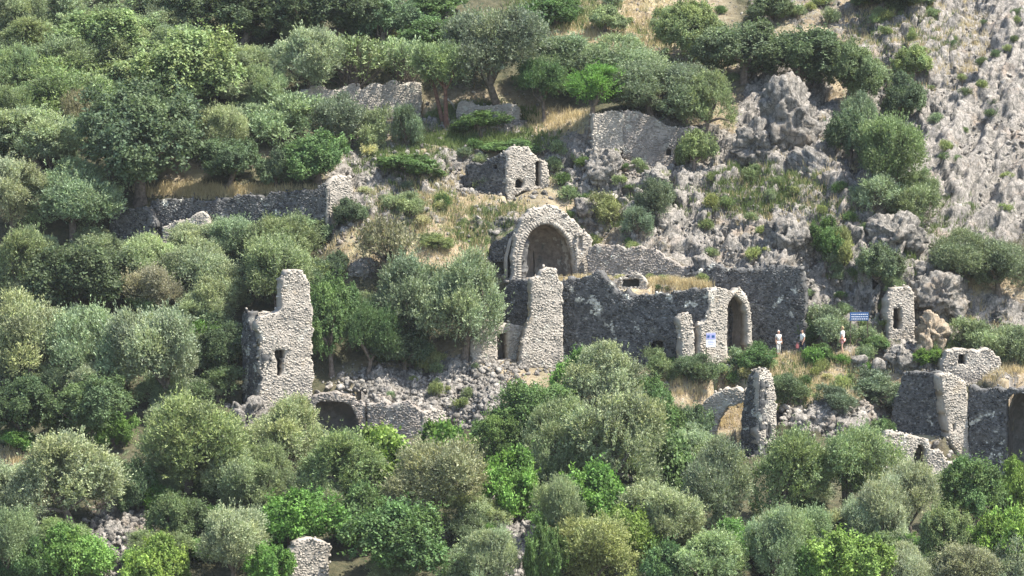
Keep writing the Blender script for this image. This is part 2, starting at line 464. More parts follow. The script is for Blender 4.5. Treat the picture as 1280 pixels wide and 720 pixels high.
        if s.recess:
            for hh, dep in zip(s.holes, s.recess):
                hs = [q for q, _ in hh]; hz = [z for _, z in hh]
                a0, a1, b0, b1 = min(hs) - 0.15, max(hs) + 0.15, min(hz) - 0.1, max(hz) + 0.15
                m_ = 10; tt = np.linspace(0, 1, m_ + 1); Vv = []; 
                # rough barrel chamber: floor, walls, back
                prof = [(a0, b0), (a0, b0 + (b1 - b0) * .35), (a0, b0 + (b1 - b0) * .7), (a0 + (a1 - a0) * .2, b1), (a0 + (a1 - a0) * .5, b1 + .08), (a0 + (a1 - a0) * .8, b1), (a1, b0 + (b1 - b0) * .7), (a1, b0 + (b1 - b0) * .35), (a1, b0)]
                nn = len(prof); Vv = []
                for lay, dp in enumerate(np.linspace(s.thick * 0.75, s.thick * 0.75 + dep, 5)):
                    for (q_, z_) in prof: Vv.append(s.pt(q_, z_, -dp))
                Qq = []
                for lay in range(4):
                    for i in range(nn):
                        j = (i + 1) % nn
                        Qq.append((lay * nn + i, lay * nn + j, (lay + 1) * nn + j, (lay + 1) * nn + i))
                e = 4 * nn
                Qq += [(e, e + 1, e + 7, e + 8), (e + 1, e + 2, e + 6, e + 7), (e + 2, e + 3, e + 5, e + 6)]
                Vv = np.array(Vv); Tq = [(e + 3, e + 4, e + 5)]
                Vv[nn:] += fbm(Vv[nn:] * 1.7, 3, s.seed)[:, None] * 0.05
                me = mk_mesh('alcove', Vv - origin, Qq, Tq, M_BROWNWALL, tone=np.full(len(Vv), 0.9))
                link('alcove', me, root)
        return o

ICO_V, ICO_T = None, None
def _ico(sub):
    import bmesh
    bm = bmesh.new(); bmesh.ops.create_icosphere(bm, subdivisions=sub, radius=1.0)
    V = np.array([v.co[:] for v in bm.verts]); T = np.array([[v.index for v in f.verts] for f in bm.faces]); bm.free()
    return V, T
I1, I2, I3, I5 = _ico(1), _ico(2), _ico(3), _ico(5)

def rand_rot(n, rng):
    q = rng.normal(size=(n, 4)); q /= np.linalg.norm(q, axis=1)[:, None]
    w, x, y, z = q.T
    return np.stack([np.stack([1 - 2 * (y * y + z * z), 2 * (x * y - z * w), 2 * (x * z + y * w)], 1),
                     np.stack([2 * (x * y + z * w), 1 - 2 * (x * x + z * z), 2 * (y * z - x * w)], 1),
                     np.stack([2 * (x * z - y * w), 2 * (y * z + x * w), 1 - 2 * (x * x + y * y)], 1)], 1)

def blocks(C, S, rng, flat=0.7):
    """angular stones: jittered 12-vertex solids; returns verts, tris, tone"""
    n = len(C); V, T = I1[0], I1[1]
    m = len(V)
    v = V[None] * (1 + rng.normal(0, 0.16, (n, m, 1)))
    v = np.sign(v) * np.abs(v) ** 0.75
    sc_ = np.stack([rng.uniform(.7, 1.25, n), rng.uniform(.7, 1.2, n), rng.uniform(.5, .95, n)], 1)
    v = v * sc_[:, None, :] * (S * 0.5)[:, None, None]
    v = np.einsum('nij,nmj->nmi', rand_rot(n, rng), v) + C[:, None, :]
    t = (T[None] + (np.arange(n) * m)[:, None, None]).reshape(-1, 3)
    return v.reshape(-1, 3), t, np.repeat(np.clip(rng.normal(0.98, 0.22, n), .5, 1.5), m)

# ---- the ruins, each a thing made of walls (photo outlines on planes at their own distances)
THINGS = []
def ruin(name, label, cat, walls, group=None):
    THINGS.append((name, label, cat, walls, group))

W = Wall
ruin('tower_ruin', 'tall pale broken tower with one window, the ruin furthest forward among the olives', 'ruined tower', [
    W('front_wall', (326, -5.0), (392, -3.4), [(326, 425), (322, 412), (330, 396), (345, 392), (352, 386), (352, 350), (360, 338), (378, 337), (388, 355), (390, 400), (392, 500), (326, 518)],
      [[(346, 470), (346, 448), (343, 446), (343, 437), (357, 438), (358, 446), (354, 448), (354, 470)]], 0.9, recess=[0.7]),
    W('side_wall', (303, -2.9), (327, -4.95), [(303, 393), (309, 387), (314, 412), (327, 432), (327, 518), (303, 508)], (), 0.8, mat=M_LICHENSHADE),
    W('rear_wall', (309, -1.9), (350, -1.0), [(311, 389), (330, 391), (352, 386), (352, 450), (311, 450)], (), 0.7, ground=False)])
ruin('vault_ruin', 'low rubble vault with a dark mouth right beside the foot of the tower', 'ruined vault', [
    W('front_wall', (388, -6.7), (460, -6.2), [(388, 500), (398, 493), (420, 490), (442, 496), (457, 504), (458, 548), (388, 548)],
      [[(394, 544), (394, 505), (402, 501), (430, 502), (440, 509), (447, 524), (452, 544)]], 0.9, retain=0.95, recess=[2.2], mat=M_BROWNWALL),
    W('rubble_wall', (458, -6.3), (528, -6.7), [(458, 504), (480, 500), (512, 502), (526, 515), (527, 552), (458, 552)], (), 0.9, retain=0.9, mat=M_BROWNWALL),
    W('lit_buttress', (527, -6.7), (560, -5.9), [(527, 515), (545, 511), (558, 515), (560, 545), (527, 552)], (), 0.8, retain=0.9)])
ruin('cottage_ruin', 'small pale ruin with an open doorway left of the tall church pier', 'ruined house', [
    W('left_wall', (588, 0.3), (622, 1.2), [(588, 424), (597, 417), (607, 407), (617, 400), (621, 408), (622, 458), (592, 458)], (), 0.7),
    W('door_wall', (622, 1.5), (662, 2.5), [(622, 412), (632, 405), (655, 408), (661, 418), (658, 452), (622, 457)], [[(623, 450), (623, 417), (634, 415), (635, 449)]], 0.7, recess=[1.0])])
ruin('church_pier', 'tall pale stone pier standing alone in front of the dark church wall', 'stone pier', [
    W('shaft', (650, 0.9), (704, 2.2), [(647, 464), (652, 440), (657, 412), (664, 400), (665, 348), (675, 345), (682, 336), (690, 333), (697, 342), (703, 352), (704, 464)], (), 0.6)])
ruin('church_side_wall', 'dark lichened stub of wall between the grey olive and the tall pier', 'ruined wall', [
    W('wall', (622, 6.2), (672, 5.0), [(626, 372), (632, 358), (640, 350), (672, 347), (672, 425), (622, 425)], (), 0.8, mat=M_LICHENSHADE)])
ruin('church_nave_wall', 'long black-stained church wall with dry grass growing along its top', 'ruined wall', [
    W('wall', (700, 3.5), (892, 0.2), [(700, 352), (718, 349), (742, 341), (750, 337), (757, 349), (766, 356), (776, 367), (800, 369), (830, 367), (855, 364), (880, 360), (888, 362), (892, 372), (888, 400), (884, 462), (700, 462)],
      [[(812, 444), (813, 430), (820, 425), (829, 427), (831, 444)]], 0.9, retain=0.985, recess=[1.2], mat=M_LICHENSHADE)])
ruin('wall_fragment', 'narrow pale upright wall fragment in front of the right end of the black church wall', 'wall fragment', [
    W('wall', (846, -0.9), (869, -0.3), [(848, 400), (853, 393), (864, 394), (867, 410), (868, 464), (851, 462), (853, 430)], (), 0.7)])
ruin('arched_doorway', 'pale wall pierced by a tall round-arched doorway beside the blue and white notice', 'archway', [
    W('door_wall', (874, -0.3), (940, 1.9), [(874, 462), (876, 405), (884, 400), (888, 380), (886, 364), (905, 361), (925, 359), (934, 371), (939, 392), (940, 446), (905, 455)],
      [[(909, 446), (909, 385), (912, 375), (917, 369), (923, 371), (930, 380), (934, 394), (935, 446)]], 0.75, retain=1.0, recess=[1.7])])
ruin('church_end_wall', 'tall dark wall with a pale broken right edge behind the two walkers', 'ruined wall', [
    W('wall', (912, 3.63), (1008, 2.0), [(912, 336), (930, 337), (960, 332), (1000, 332), (1004, 345), (1007, 375), (1005, 395), (1009, 446), (912, 446)], (), 0.9, retain=0.98, mat=M_LICHENSHADE),
    W('ledge_wall', (855, 4.6), (912, 3.66), [(855, 344), (875, 337), (905, 336), (911.5, 336), (911.5, 364), (855, 364)], (), 0.9, retain=0.9, mat=M_LICHENSHADE)])
ruin('small_vault', 'low grassy stub of vault with a dark flat slot above the black church wall', 'ruined vault', [
    W('front_wall', (762, 4.4), (808, 3.9), [(764, 353), (778, 345), (802, 344), (809, 352), (809, 366), (764, 366)], [[(777, 359), (778, 349), (799, 348), (800, 359)]], 0.6, recess=[1.0], retain=0.8)])
ruin('retaining_wall', 'brown rubble retaining wall to the right of the great apse', 'retaining wall', [
    W('wall', (735, 7.4), (862, 6.2), [(735, 312), (745, 305), (790, 308), (818, 310), (832, 322), (848, 330), (862, 332), (862, 352), (735, 352)], (), 0.7, retain=0.95, mat=M_BROWNWALL)])
APSE = W('arch_front', (640, 6.3), (738, 8.6), [(640, 356), (641, 320), (645, 295), (653, 273), (666, 260), (684, 256), (700, 261), (716, 274), (730, 290), (738, 299), (741, 345), (720, 350)],
         [[(651, 356), (651, 322), (655, 304), (663, 289), (674, 281), (686, 279), (699, 286), (710, 299), (717, 318), (720, 350)]], 0.7, retain=0.8)
ruin('apse_arch', 'great round-arched church apse with a shadowed half dome', 'apse', [APSE,
    W('left_wing', (610, 9.2), (648, 6.9), [(612, 308), (620, 300), (638, 291), (645, 282), (650, 300), (648, 352), (633, 350), (630, 328), (612, 326)], (), 0.8, mat=M_LICHENSHADE),
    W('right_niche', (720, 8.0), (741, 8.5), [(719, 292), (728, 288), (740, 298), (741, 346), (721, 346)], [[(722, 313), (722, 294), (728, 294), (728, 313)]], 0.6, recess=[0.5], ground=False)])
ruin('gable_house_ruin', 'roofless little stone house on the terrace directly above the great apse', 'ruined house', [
    W('left_wall', (582, 14.8), (635, 13.0), [(582, 207), (590, 203), (602, 206), (610, 200), (618, 196), (634, 190), (635, 250), (612, 243), (582, 240)], [[(616, 212), (616, 206), (622, 206), (622, 212)]], 0.7, recess=[0.4], mat=M_LICHENSHADE),
    W('front_wall', (634, 13.0), (687, 14.3), [(634, 190), (642, 184), (655, 184), (664, 190), (674, 198), (684, 204), (686, 234), (668, 238), (643, 244), (642, 258), (634, 258)],
      [[(643, 236), (643, 226), (648, 222), (655, 226), (655, 236)], [(669, 233), (669, 201), (676, 201), (676, 233)]], 0.7, recess=[1.0, 0.5])])
ruin('upper_wall_ruin', 'broad broken wall on the crag just below the dense grey-green thicket', 'ruined wall', [
    W('plain_wall', (740, 15.3), (779, 15.7), [(740, 142), (760, 139), (779, 140), (779, 186), (765, 192), (740, 190)], (), 0.8, retain=0.85),
    W('crumbled_wall', (778, 15.7), (846, 16.1), [(778, 140), (800, 138), (815, 145), (830, 156), (846, 160), (847, 204), (838, 206), (830, 215), (800, 212), (778, 196)], [[(832, 195), (833, 186), (840, 186), (840, 195)]], 0.8, retain=0.85, recess=[0.5], mat=M_BROWNWALL),
    W('corner_wall', (846, 16.1), (886, 15.6), [(846, 161), (868, 158), (878, 166), (886, 185), (884, 208), (846, 208)], (), 0.8, retain=0.9, mat=M_BROWNWALL)])
ruin('terrace_wall', 'long pinkish terrace wall on the highest terrace with a blue cloth at its foot', 'terrace wall', [
    W('wall', (358, 22.0), (527, 24.2), [(358, 120), (380, 112), (430, 108), (500, 104), (526, 103), (527, 152), (358, 155)], (), 1.0, retain=0.92)])
ruin('low_terrace_wall', 'low grey wall with rubble coping right of the tree with two trunks', 'terrace wall', [
    W('wall', (572, 21.6), (651, 21.2), [(572, 130), (585, 127), (600, 132), (648, 132), (651, 155), (572, 155)], (), 0.8, retain=0.8)])
ruin('long_terrace_wall', 'long dark terrace wall with a bright sunlit broken end', 'terrace wall', [
    W('wall', (188, 11.6), (411, 8.6), [(188, 252), (205, 249), (235, 248), (260, 252), (300, 245), (350, 240), (395, 236), (411, 232), (413, 292), (390, 300), (300, 318), (188, 312)], (), 0.8, retain=0.95, mat=M_LICHENSHADE),
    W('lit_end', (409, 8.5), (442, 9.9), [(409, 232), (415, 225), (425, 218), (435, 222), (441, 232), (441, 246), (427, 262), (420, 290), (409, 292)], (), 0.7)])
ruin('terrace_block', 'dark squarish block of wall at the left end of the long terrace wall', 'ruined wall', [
    W('wall', (138, 11.3), (190, 10.2), [(138, 266), (150, 262), (180, 258), (188, 266), (193, 282), (188, 312), (138, 312)], (), 0.8, retain=0.8, mat=M_LICHENSHADE)])
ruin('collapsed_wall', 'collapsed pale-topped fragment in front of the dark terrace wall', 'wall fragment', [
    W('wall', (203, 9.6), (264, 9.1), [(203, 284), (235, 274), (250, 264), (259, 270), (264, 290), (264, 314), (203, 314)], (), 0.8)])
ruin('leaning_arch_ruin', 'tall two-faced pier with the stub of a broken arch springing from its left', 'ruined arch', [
    W('dark_face', (924, -5.9), (949, -7.5), [(936, 470), (944, 462), (949, 461), (949, 575), (922, 575), (927, 520), (932, 490)], (), 0.7, mat=M_LICHENSHADE),
    W('lit_face', (948, -7.5), (971, -6.8), [(948, 461), (955, 462), (966, 472), (969, 490), (971, 565), (948, 575)], [[(957, 550), (957, 534), (960, 528), (963, 530), (964, 540), (964, 550)]], 0.8, recess=[0.5]),
    W('arch_stub', (878, -4.9), (936, -5.7), [(880, 560), (881, 520), (875, 510), (882, 500), (896, 491), (914, 486), (936, 482), (936, 502), (928, 503), (915, 507), (904, 514), (897, 526), (894, 540), (893, 558)], (), 0.9)])
ruin('fort_wall_ruin', 'big roofless building with a tall dark gateway and a sunlit corner pier', 'ruined building', [
    W('corner_pier', (1177, -5.6), (1211, -4.7), [(1176, 470), (1190, 467), (1208, 478), (1211, 575), (1196, 570), (1186, 548), (1181, 510)], [[(1191, 540), (1191, 529), (1195, 529), (1195, 540)]], 0.9, recess=[0.4]),
    W('gate_wall', (1210, -4.7), (1330, -6.9), [(1210, 481), (1240, 485), (1262, 484), (1330, 480), (1330, 610), (1210, 600)], [[(1258, 604), (1257, 502), (1263, 494), (1276, 491), (1312, 491), (1318, 604)]], 0.9, retain=0.97, recess=[3.0], mat=M_LICHENSHADE),
    W('left_wall', (1112, -3.2), (1178, -4.6), [(1128, 470), (1140, 465), (1175, 466), (1179, 550), (1108, 545), (1116, 510), (1122, 490)], (), 0.9, retain=0.95, mat=M_LICHENSHADE)])
ruin('rubble_block', 'squat crumbling block of masonry above the sunlit corner pier', 'ruined wall', [
    W('wall', (1178, -1.6), (1251, -1.1), [(1178, 452), (1185, 440), (1200, 436), (1240, 438), (1250, 448), (1251, 474), (1215, 484), (1178, 478)], [[(1197, 456), (1197, 443), (1207, 443), (1208, 456)]], 1.2, recess=[0.5], retain=0.6)])
ruin('arched_hut_ruin', 'low ruin with a tiny arched opening under the big building', 'ruined house', [
    W('front_wall', (1098, -8.2), (1202, -6.9), [(1098, 550), (1112, 538), (1130, 541), (1146, 546), (1160, 550), (1163, 562), (1178, 565), (1184, 577), (1200, 580), (1202, 606), (1098, 606)],
      [[(1143, 590), (1143, 566), (1147, 557), (1152, 555), (1157, 562), (1158, 590)]], 0.8, retain=0.4, recess=[1.0])])
ruin('rock_cut_doorway', 'pale rock-cut doorway with a dark opening behind the blue signboard', 'doorway', [
    W('door_face', (1110, 2.2), (1144, 2.9), [(1110, 374), (1118, 361), (1136, 357), (1143, 368), (1144, 428), (1110, 428)], [[(1116, 412), (1116, 385), (1127, 385), (1127, 412)]], 0.9, recess=[0.9], retain=0.8)])
ruin('broken_pillar', 'stub of rough stone pillar poking out of the bushes at the bottom edge', 'stone pillar', [
    W('wall', (362, -31.0), (412, -30.2), [(361, 740), (363, 690), (370, 680), (385, 673), (398, 674), (412, 680), (411, 740)], (), 1.0)])
# ------------------------------------------------------------------ the hillside: one sheet, fitted through points (photo u, v and distance Y)
PTS = [(0,880,-42),(320,880,-42),(640,880,-42),(960,880,-42),(1280,880,-42),
 (0,720,-30),(320,720,-30),(640,720,-30),(960,720,-29),(1280,720,-28),(-200,720,-30),(1480,720,-28),
 (0,600,-17),(160,600,-18),(320,600,-16),(480,600,-15.5),(640,600,-15.5),(800,600,-15),(960,615,-14),(1120,625,-13.5),(1280,625,-12),
 (60,500,-6),(200,520,-7.5),(500,480,-2),(560,462,0),(600,500,-6),(470,500,-5.2),(650,480,-3.5),(580,470,-1),
 (700,500,-4.5),(800,480,-2.8),(850,490,-3.2),(1000,505,-4.2),(1050,525,-6),(1080,500,-3.5),(760,560,-10),(880,560,-9),(1000,560,-10),
 (1053,443,0),(1000,445,0.2),(960,446,0.3),(1100,452,0),(1030,480,-2),(1150,445,0.5),(900,470,-1.5),(930,480,-2.5),
 (1225,478,-0.2),(1280,472,0.2),(1260,430,3),(1170,428,2.2),(1200,400,5),(1230,380,6.5),
 (540,445,1.5),(470,462,-0.3),(430,472,-1.8),(420,440,0.5),(500,430,2),
 (100,440,-1),(250,440,0),(0,440,-1),(-200,440,-1),(1480,440,2),
 (100,340,6.5),(250,340,6),(380,340,5),(450,340,5),(0,340,6.5),(550,340,6.2),(600,400,3),
 (0,240,14),(100,230,14.5),(250,228,14),(330,220,14),(-200,240,14),
 (450,270,9.6),(550,280,9.5),(520,230,13.2),(590,270,10.8),(450,215,14.5),(560,200,15.8),(500,300,8.2),
 (640,165,20),(500,165,20),(560,155,21),(700,150,21.5),(680,175,18.5),
 (400,95,26),(500,92,26),(640,125,24),(300,160,20),
 (0,120,24),(150,120,24),(300,110,25),(-200,120,24),
 (0,0,37),(320,0,38),(640,20,37),(640,0,39),(450,50,31.5),(-200,0,37),
 (720,60,30.5),(800,90,27),(760,20,36.5),(840,55,31),
 (860,70,29.5),(900,120,23.5),(930,100,25),(880,160,19),
 (960,0,39),(1100,0,37),(1280,0,34),(1280,100,24.5),(1280,200,16),(1280,300,9.5),(1480,100,20),(1480,300,6),
 (1100,100,27),(1100,180,20),(1180,200,16.5),(1160,270,10.5),(1200,330,7.2),(1180,100,26),(1060,40,33),
 (1000,150,17.5),(1030,200,13.2),(960,200,14.6),(910,210,14.4),(1060,260,8.3),(1130,325,4.9),(1100,292,6.4),(1030,225,11.0),(980,280,8.6),(900,280,9.2),(880,325,6.4),(1000,325,5.2),(1060,350,4.8),(1080,400,2.8),(1100,300,7.2),
 (800,260,11.2),(760,240,12.6),(770,285,9.6),(820,295,8.4),(790,215,14.2),(900,245,11.6),(930,300,7.2),(860,240,12),
 (720,210,15.5),(700,240,13.6),(690,352,5.2),(640,360,5.4),(730,352,4.9),(850,357,3.4),(910,352,3.2)]
A_ = [P(u, v, Y) for u, v, Y in PTS] + [np.array(a) for a in ANCH]
A_ = np.array(A_)
key = np.round(A_[:, :2] / 0.35).astype(int); _, ui = np.unique(key, axis=0, return_index=True); A_ = A_[np.sort(ui)]
nA = len(A_)
D_ = np.linalg.norm(A_[:, None, :2] - A_[None, :, :2], axis=2)
PL = np.concatenate([np.ones((nA, 1)), A_[:, :2]], 1)
SYS = np.block([[-D_ - np.eye(nA) * 0.02, PL], [PL.T, np.zeros((3, 3))]])
SOL = np.linalg.solve(SYS, np.concatenate([A_[:, 2], np.zeros(3)]))
def rbf(x, y):
    out = np.empty(len(x))
    for i in range(0, len(x), 40000):
        X = np.stack([x[i:i + 40000], y[i:i + 40000]], 1)
        d = np.sqrt(((X[:, None, :] - A_[None, :, :2]) ** 2).sum(2))
        out[i:i + 40000] = -d @ SOL[:nA] + SOL[nA] + X @ SOL[nA + 1:]
    return out
def grow(a, b, step, far, k=1.22):
    mid = np.arange(a, b + 1e-6, step); hi, lo, s, x = [], [], step, b
    while x < far: s *= k; x += s; hi.append(x)
    s, x = step, a
    while x > -far: s *= k; x -= s; lo.append(x)
    return np.concatenate([lo[::-1], mid, hi])
gx = grow(-44, 44, 0.15, 320); gy = grow(-46, 50, 0.135, 320)
NX, NY = len(gx), len(gy)
GX, GY = np.meshgrid(gx, gy, indexing='ij')
cx_ = np.clip(GX, -52, 52); cy_ = np.clip(GY, -50, 60)
GZ = rbf(cx_.ravel(), cy_.ravel()).reshape(NX, NY)
GZ += np.where(GY > 60, np.minimum(GY - 60, 90) * 0.62, 0) + np.where(GY < -50, np.maximum((GY + 50) * 0.30, -20.0), 0)
fx, fy = GX.ravel(), GY.ravel()
def frame_of(w):
    X = np.stack([fx - w.A[0], fy - w.A[1]], 1); return X @ w.d[:2], X @ w.n[:2]
Z = GZ.ravel().copy()
for w, qs, bz in CLAMPS:
    q, o = frame_of(w)
    m = (q > w.s0 - 0.15) & (q < w.s1 + 0.15) & (o < 3.0) & (o > -w.thick * 0.55)
    lim = np.interp(q, qs, bz) + np.clip(o - 0.4, 0, 9) * 0.75
    Z = np.where(m, np.minimum(Z, lim), Z)
for w, qs, bz in CLAMPS:                                # open ground behind the broken arch
    if w.part == 'arch_stub':
        q, o = frame_of(w); m = (q > w.s0 + .1) & (q < w.s1 + 2.0) & (o <= 0) & (o > -4.2)
        Z = np.where(m, np.minimum(Z, bz.min() + np.maximum(-o - .9, 0) * .8), Z)
PITM = np.zeros(len(Z), bool)
for w, a0, a1, dep, zf in PITS:
    q, o = frame_of(w)
    m = (q > a0) & (q < a1) & (o < 0.3) & (o > -w.thick - dep)
    Z = np.where(m, np.minimum(Z, zf), Z); PITM |= m
# the apse half dome needs its hollow in the hill
AZ = min(z for _, z in APSE.poly); AS0 = min(q for q, _ in APSE.holes[0]); AS1 = max(q for q, _ in APSE.holes[0])
AC, ARAD = (AS0 + AS1) / 2, (AS1 - AS0) / 2
q, o = frame_of(APSE)
m = (((q - AC) ** 2 + np.minimum(o + 0.5, 0) ** 2) < (ARAD + 0.7) ** 2) & (o < 0.2)
Z = np.where(m, np.minimum(Z, AZ + 0.35), Z); PITM |= m
GZ = Z.reshape(NX, NY)
def ground(x, y):
    i = np.clip(np.searchsorted(gx, x) - 1, 0, NX - 2); j = np.clip(np.searchsorted(gy, y) - 1, 0, NY - 2)
    a = (x - gx[i]) / (gx[i + 1] - gx[i]); b = (y - gy[j]) / (gy[j + 1] - gy[j])
    return GZ[i, j] * (1 - a) * (1 - b) + GZ[i + 1, j] * a * (1 - b) + GZ[i, j + 1] * (1 - a) * b + GZ[i + 1, j + 1] * a * b
YS = np.arange(-60, 120, 0.08)
def hit(u, v):
    r = ray(u, v); t = (YS - CAM[1]) / r[1]; X = CAM + r * t[:, None]
    m = X[:, 2] < ground(X[:, 0], X[:, 1])
    k = int(np.argmax(m)) if m.any() else len(YS) - 1
    return X[k]
# masks: R rock, G green, B dry soil, given as soft ellipses
ROCKY = [(1215,120,130,170,1.0),(1250,230,80,60,.9),(1060,235,70,50,1.),(1120,300,45,40,1.),(985,155,55,65,1.),(1020,210,60,35,1.),(880,240,80,70,1.),(930,290,90,55,1.),(800,210,90,55,1.),(960,230,80,50,.8),(840,300,60,25,.6),(770,290,40,25,.5),(735,200,35,40,.7),(1050,310,60,50,.95),(1165,390,45,50,1.),(1090,440,60,20,.5),(1240,395,45,25,.7),(1130,30,100,40,.55),(1000,10,70,20,.5),(1110,110,40,50,.6),(540,490,90,35,.8),(1040,522,70,18,.8),(455,235,45,40,.7),(520,228,80,16,.75),(600,158,70,12,.7),(560,200,40,14,.6),(480,275,40,20,.55),(680,195,50,22,.6),(560,270,25,10,.5),(150,670,35,45,.9),(645,670,30,50,.9),(800,700,30,25,.7),(1215,460,60,18,.8),(760,15,60,25,.35),(900,90,40,40,.35),(830,330,50,14,.5),(620,275,30,20,.5),(930,320,70,20,.5),(1040,372,60,50,.95)]
GREENY = [(610,176,80,10,.8),(500,205,50,18,.6),(600,145,60,14,1.),(520,260,50,30,.45),(620,290,50,30,.6),(700,15,60,20,.8),(500,60,60,25,.7),(880,250,70,15,.25),(960,235,60,25,.8),(1050,268,45,14,.5),(1240,435,60,22,.7),(1020,470,60,20,.45),(980,490,60,15,.5),(1130,50,60,30,.35),(760,265,40,20,.5),(840,60,50,40,.3),(1060,412,50,14,.5),(900,455,50,12,.5),(1180,300,50,40,.5),(1075,335,30,15,.3)]
DRYY = [(1050,340,70,60,.9),(540,250,110,75,1.),(600,160,90,40,.9),(450,55,50,16,1.),(780,20,110,40,1.),(860,75,70,40,.9),(900,480,90,25,1.),(1010,465,110,35,1.),(1260,465,40,15,1.),(840,362,85,10,1.),(700,345,60,12,.8),(1000,230,140,110,.9),(1150,100,160,180,.9),(800,250,110,70,.9),(690,165,60,25,1.),(1200,380,90,40,.9),(40,570,40,10,.9),(250,238,60,8,.9),(230,215,30,10,.9),(910,510,40,30,.9),(560,480,110,40,.8),(1130,560,40,25,.8),(480,310,50,30,.7),(330,200,20,10,.7)]
PXYZ = np.stack([fx, fy, Z], 1)
GU, GV = project(PXYZ)
def blobs(L):
    o = np.zeros(len(Z))
    for cu, cv, ru, rv, s in L:
        d2 = ((GU - cu) / ru) ** 2 + ((GV - cv) / rv) ** 2
        o = np.maximum(o, s * np.clip(1.6 - d2 * 0.8, 0, 1))
    return o
RM, GM, BM = blobs(ROCKY), blobs(GREENY), blobs(DRYY)
front_region = fy < -46
# relief
near = (np.abs(fx) < 46) & (fy > -48) & (fy < 54)
gyx, gyy = np.gradient(GZ, gx, gy)
N = np.stack([-gyx.ravel(), -gyy.ravel(), np.ones(len(Z))], 1); N /= np.linalg.norm(N, axis=1)[:, None]
Q = PXYZ[near]; dsp = np.zeros(len(Z))
rel = fbm(Q * 0.9, 4, 3) * 0.22
w1a, w1b = worley(Q * np.array([.5, .5, .42]) + fbm(Q * 0.5, 2, 9)[:, None] * 0.5, 11)
w2a, w2b = worley(Q * 1.35 + fbm(Q * 1.2, 2, 19)[:, None] * 0.4, 23)
rk = RM[near]
QW = Q + fbm(Q * .5, 3, 41)[:, None] * .8
rid = 1 - np.abs(fbm(QW * np.array([.75, .75, .42]), 5, 31, .62)) * 3.2
stp = (Q[:, 2] + .5 * Q[:, 0]) * .9; stp = np.round(stp + .5 * fbm(Q * .6, 2, 43)) / .9 - stp / .9
rockrel = 0.28 * rid + 0.16 * stp - 0.40 * np.exp(-(w1b - w1a) * 11) - 0.16 * np.exp(-(w2b - w2a) * 9) + .16 * fbm(Q * 2.1, 3, 33, .6) + .25 * (.5 - w1a)
wb1, wc1 = wblock(QW * np.array([.62, .62, .5]), 101, .7); wb2, wc2 = wblock(QW * np.array([1.5, 1.5, 1.2]), 111, .7); wb3, wc3 = wblock(QW * np.array([3.2, 3.2, 2.6]), 121, .6)
rockrel = rockrel * (.30 + .1 * np.clip((GU[near] - 1130) / 60, 0, 1)) + (.80 * wb1 + .36 * wb2) * (1 - .6 * np.clip((GU[near] - 1130) / 60, 0, 1)) + .08 * wb3 - .14 * np.exp(-wc1 * 14) - .06 * np.exp(-wc2 * 12)
scree = np.clip((GU[near] - 1130) / 60, 0, 1); w3a, w3b = worley(QW * np.array([2.6, 2.6, 1.7]), 61)
rockrel = rockrel * (1.25 - .55 * scree) + .07 * fbm(Q * np.array([3.0, 3.0, 2.2]), 3, 47, .7) - .05 * np.exp(-(w3b - w3a) * 9) + .12 * (.5 - w3a)
u1, u2 = Q[:, 0] * .62 + Q[:, 2] * .78, -Q[:, 0] * .78 + Q[:, 2] * .62
rockrel = rockrel + scree * .45 * (.5 - np.abs(fbm(np.stack([u1 * .28, Q[:, 1] * .4, u2 * 1.15], 1), 4, 71, .62)) * 2.4)
dsp[near] = rel * (1 - rk) + rockrel * rk
fold = np.stack([u1 * .10, Q[:, 1] * .15, u2 * .36], 1)
fn = fbm(fold + fbm(Q * .2, 2, 83)[:, None] * .25, 4, 81, .5); lg = u2 * .55 + fbm(Q * .25, 3, 85) * .9; lg = lg - np.floor(lg)
dsp[near] += scree * rk * (1.5 * (.5 - np.abs(fn) * 2.2) + .55 * (lg ** .6 - .6))
CL = np.ones(len(Z))                                    # keep the relief out of the walls
for w, qs, bz in CLAMPS:
    q, o = frame_of(w)
    m = (q > w.s0 - 0.3) & (q < w.s1 + 0.3) & (o < 1.2) & (o > -w.thick - 0.4)
    CL[m] = 0.12
CL[PITM] = 0
X = PXYZ + N * (dsp * CL)[:, None]
FI = np.arange(NX * NY).reshape(NX, NY)
quads = np.stack([FI[:-1, :-1].ravel(), FI[1:, :-1].ravel(), FI[1:, 1:].ravel(), FI[:-1, 1:].ravel()], 1)
gm = mk_mesh('hillside', X, quads, None, M_GROUND, smooth=False, mask=np.stack([RM, GM, BM], 1))
link('hillside', gm, kind='structure')
SURF = X[:, 2].reshape(NX, NY)
GZ = SURF                                               # plants and stones stand on the finished surface

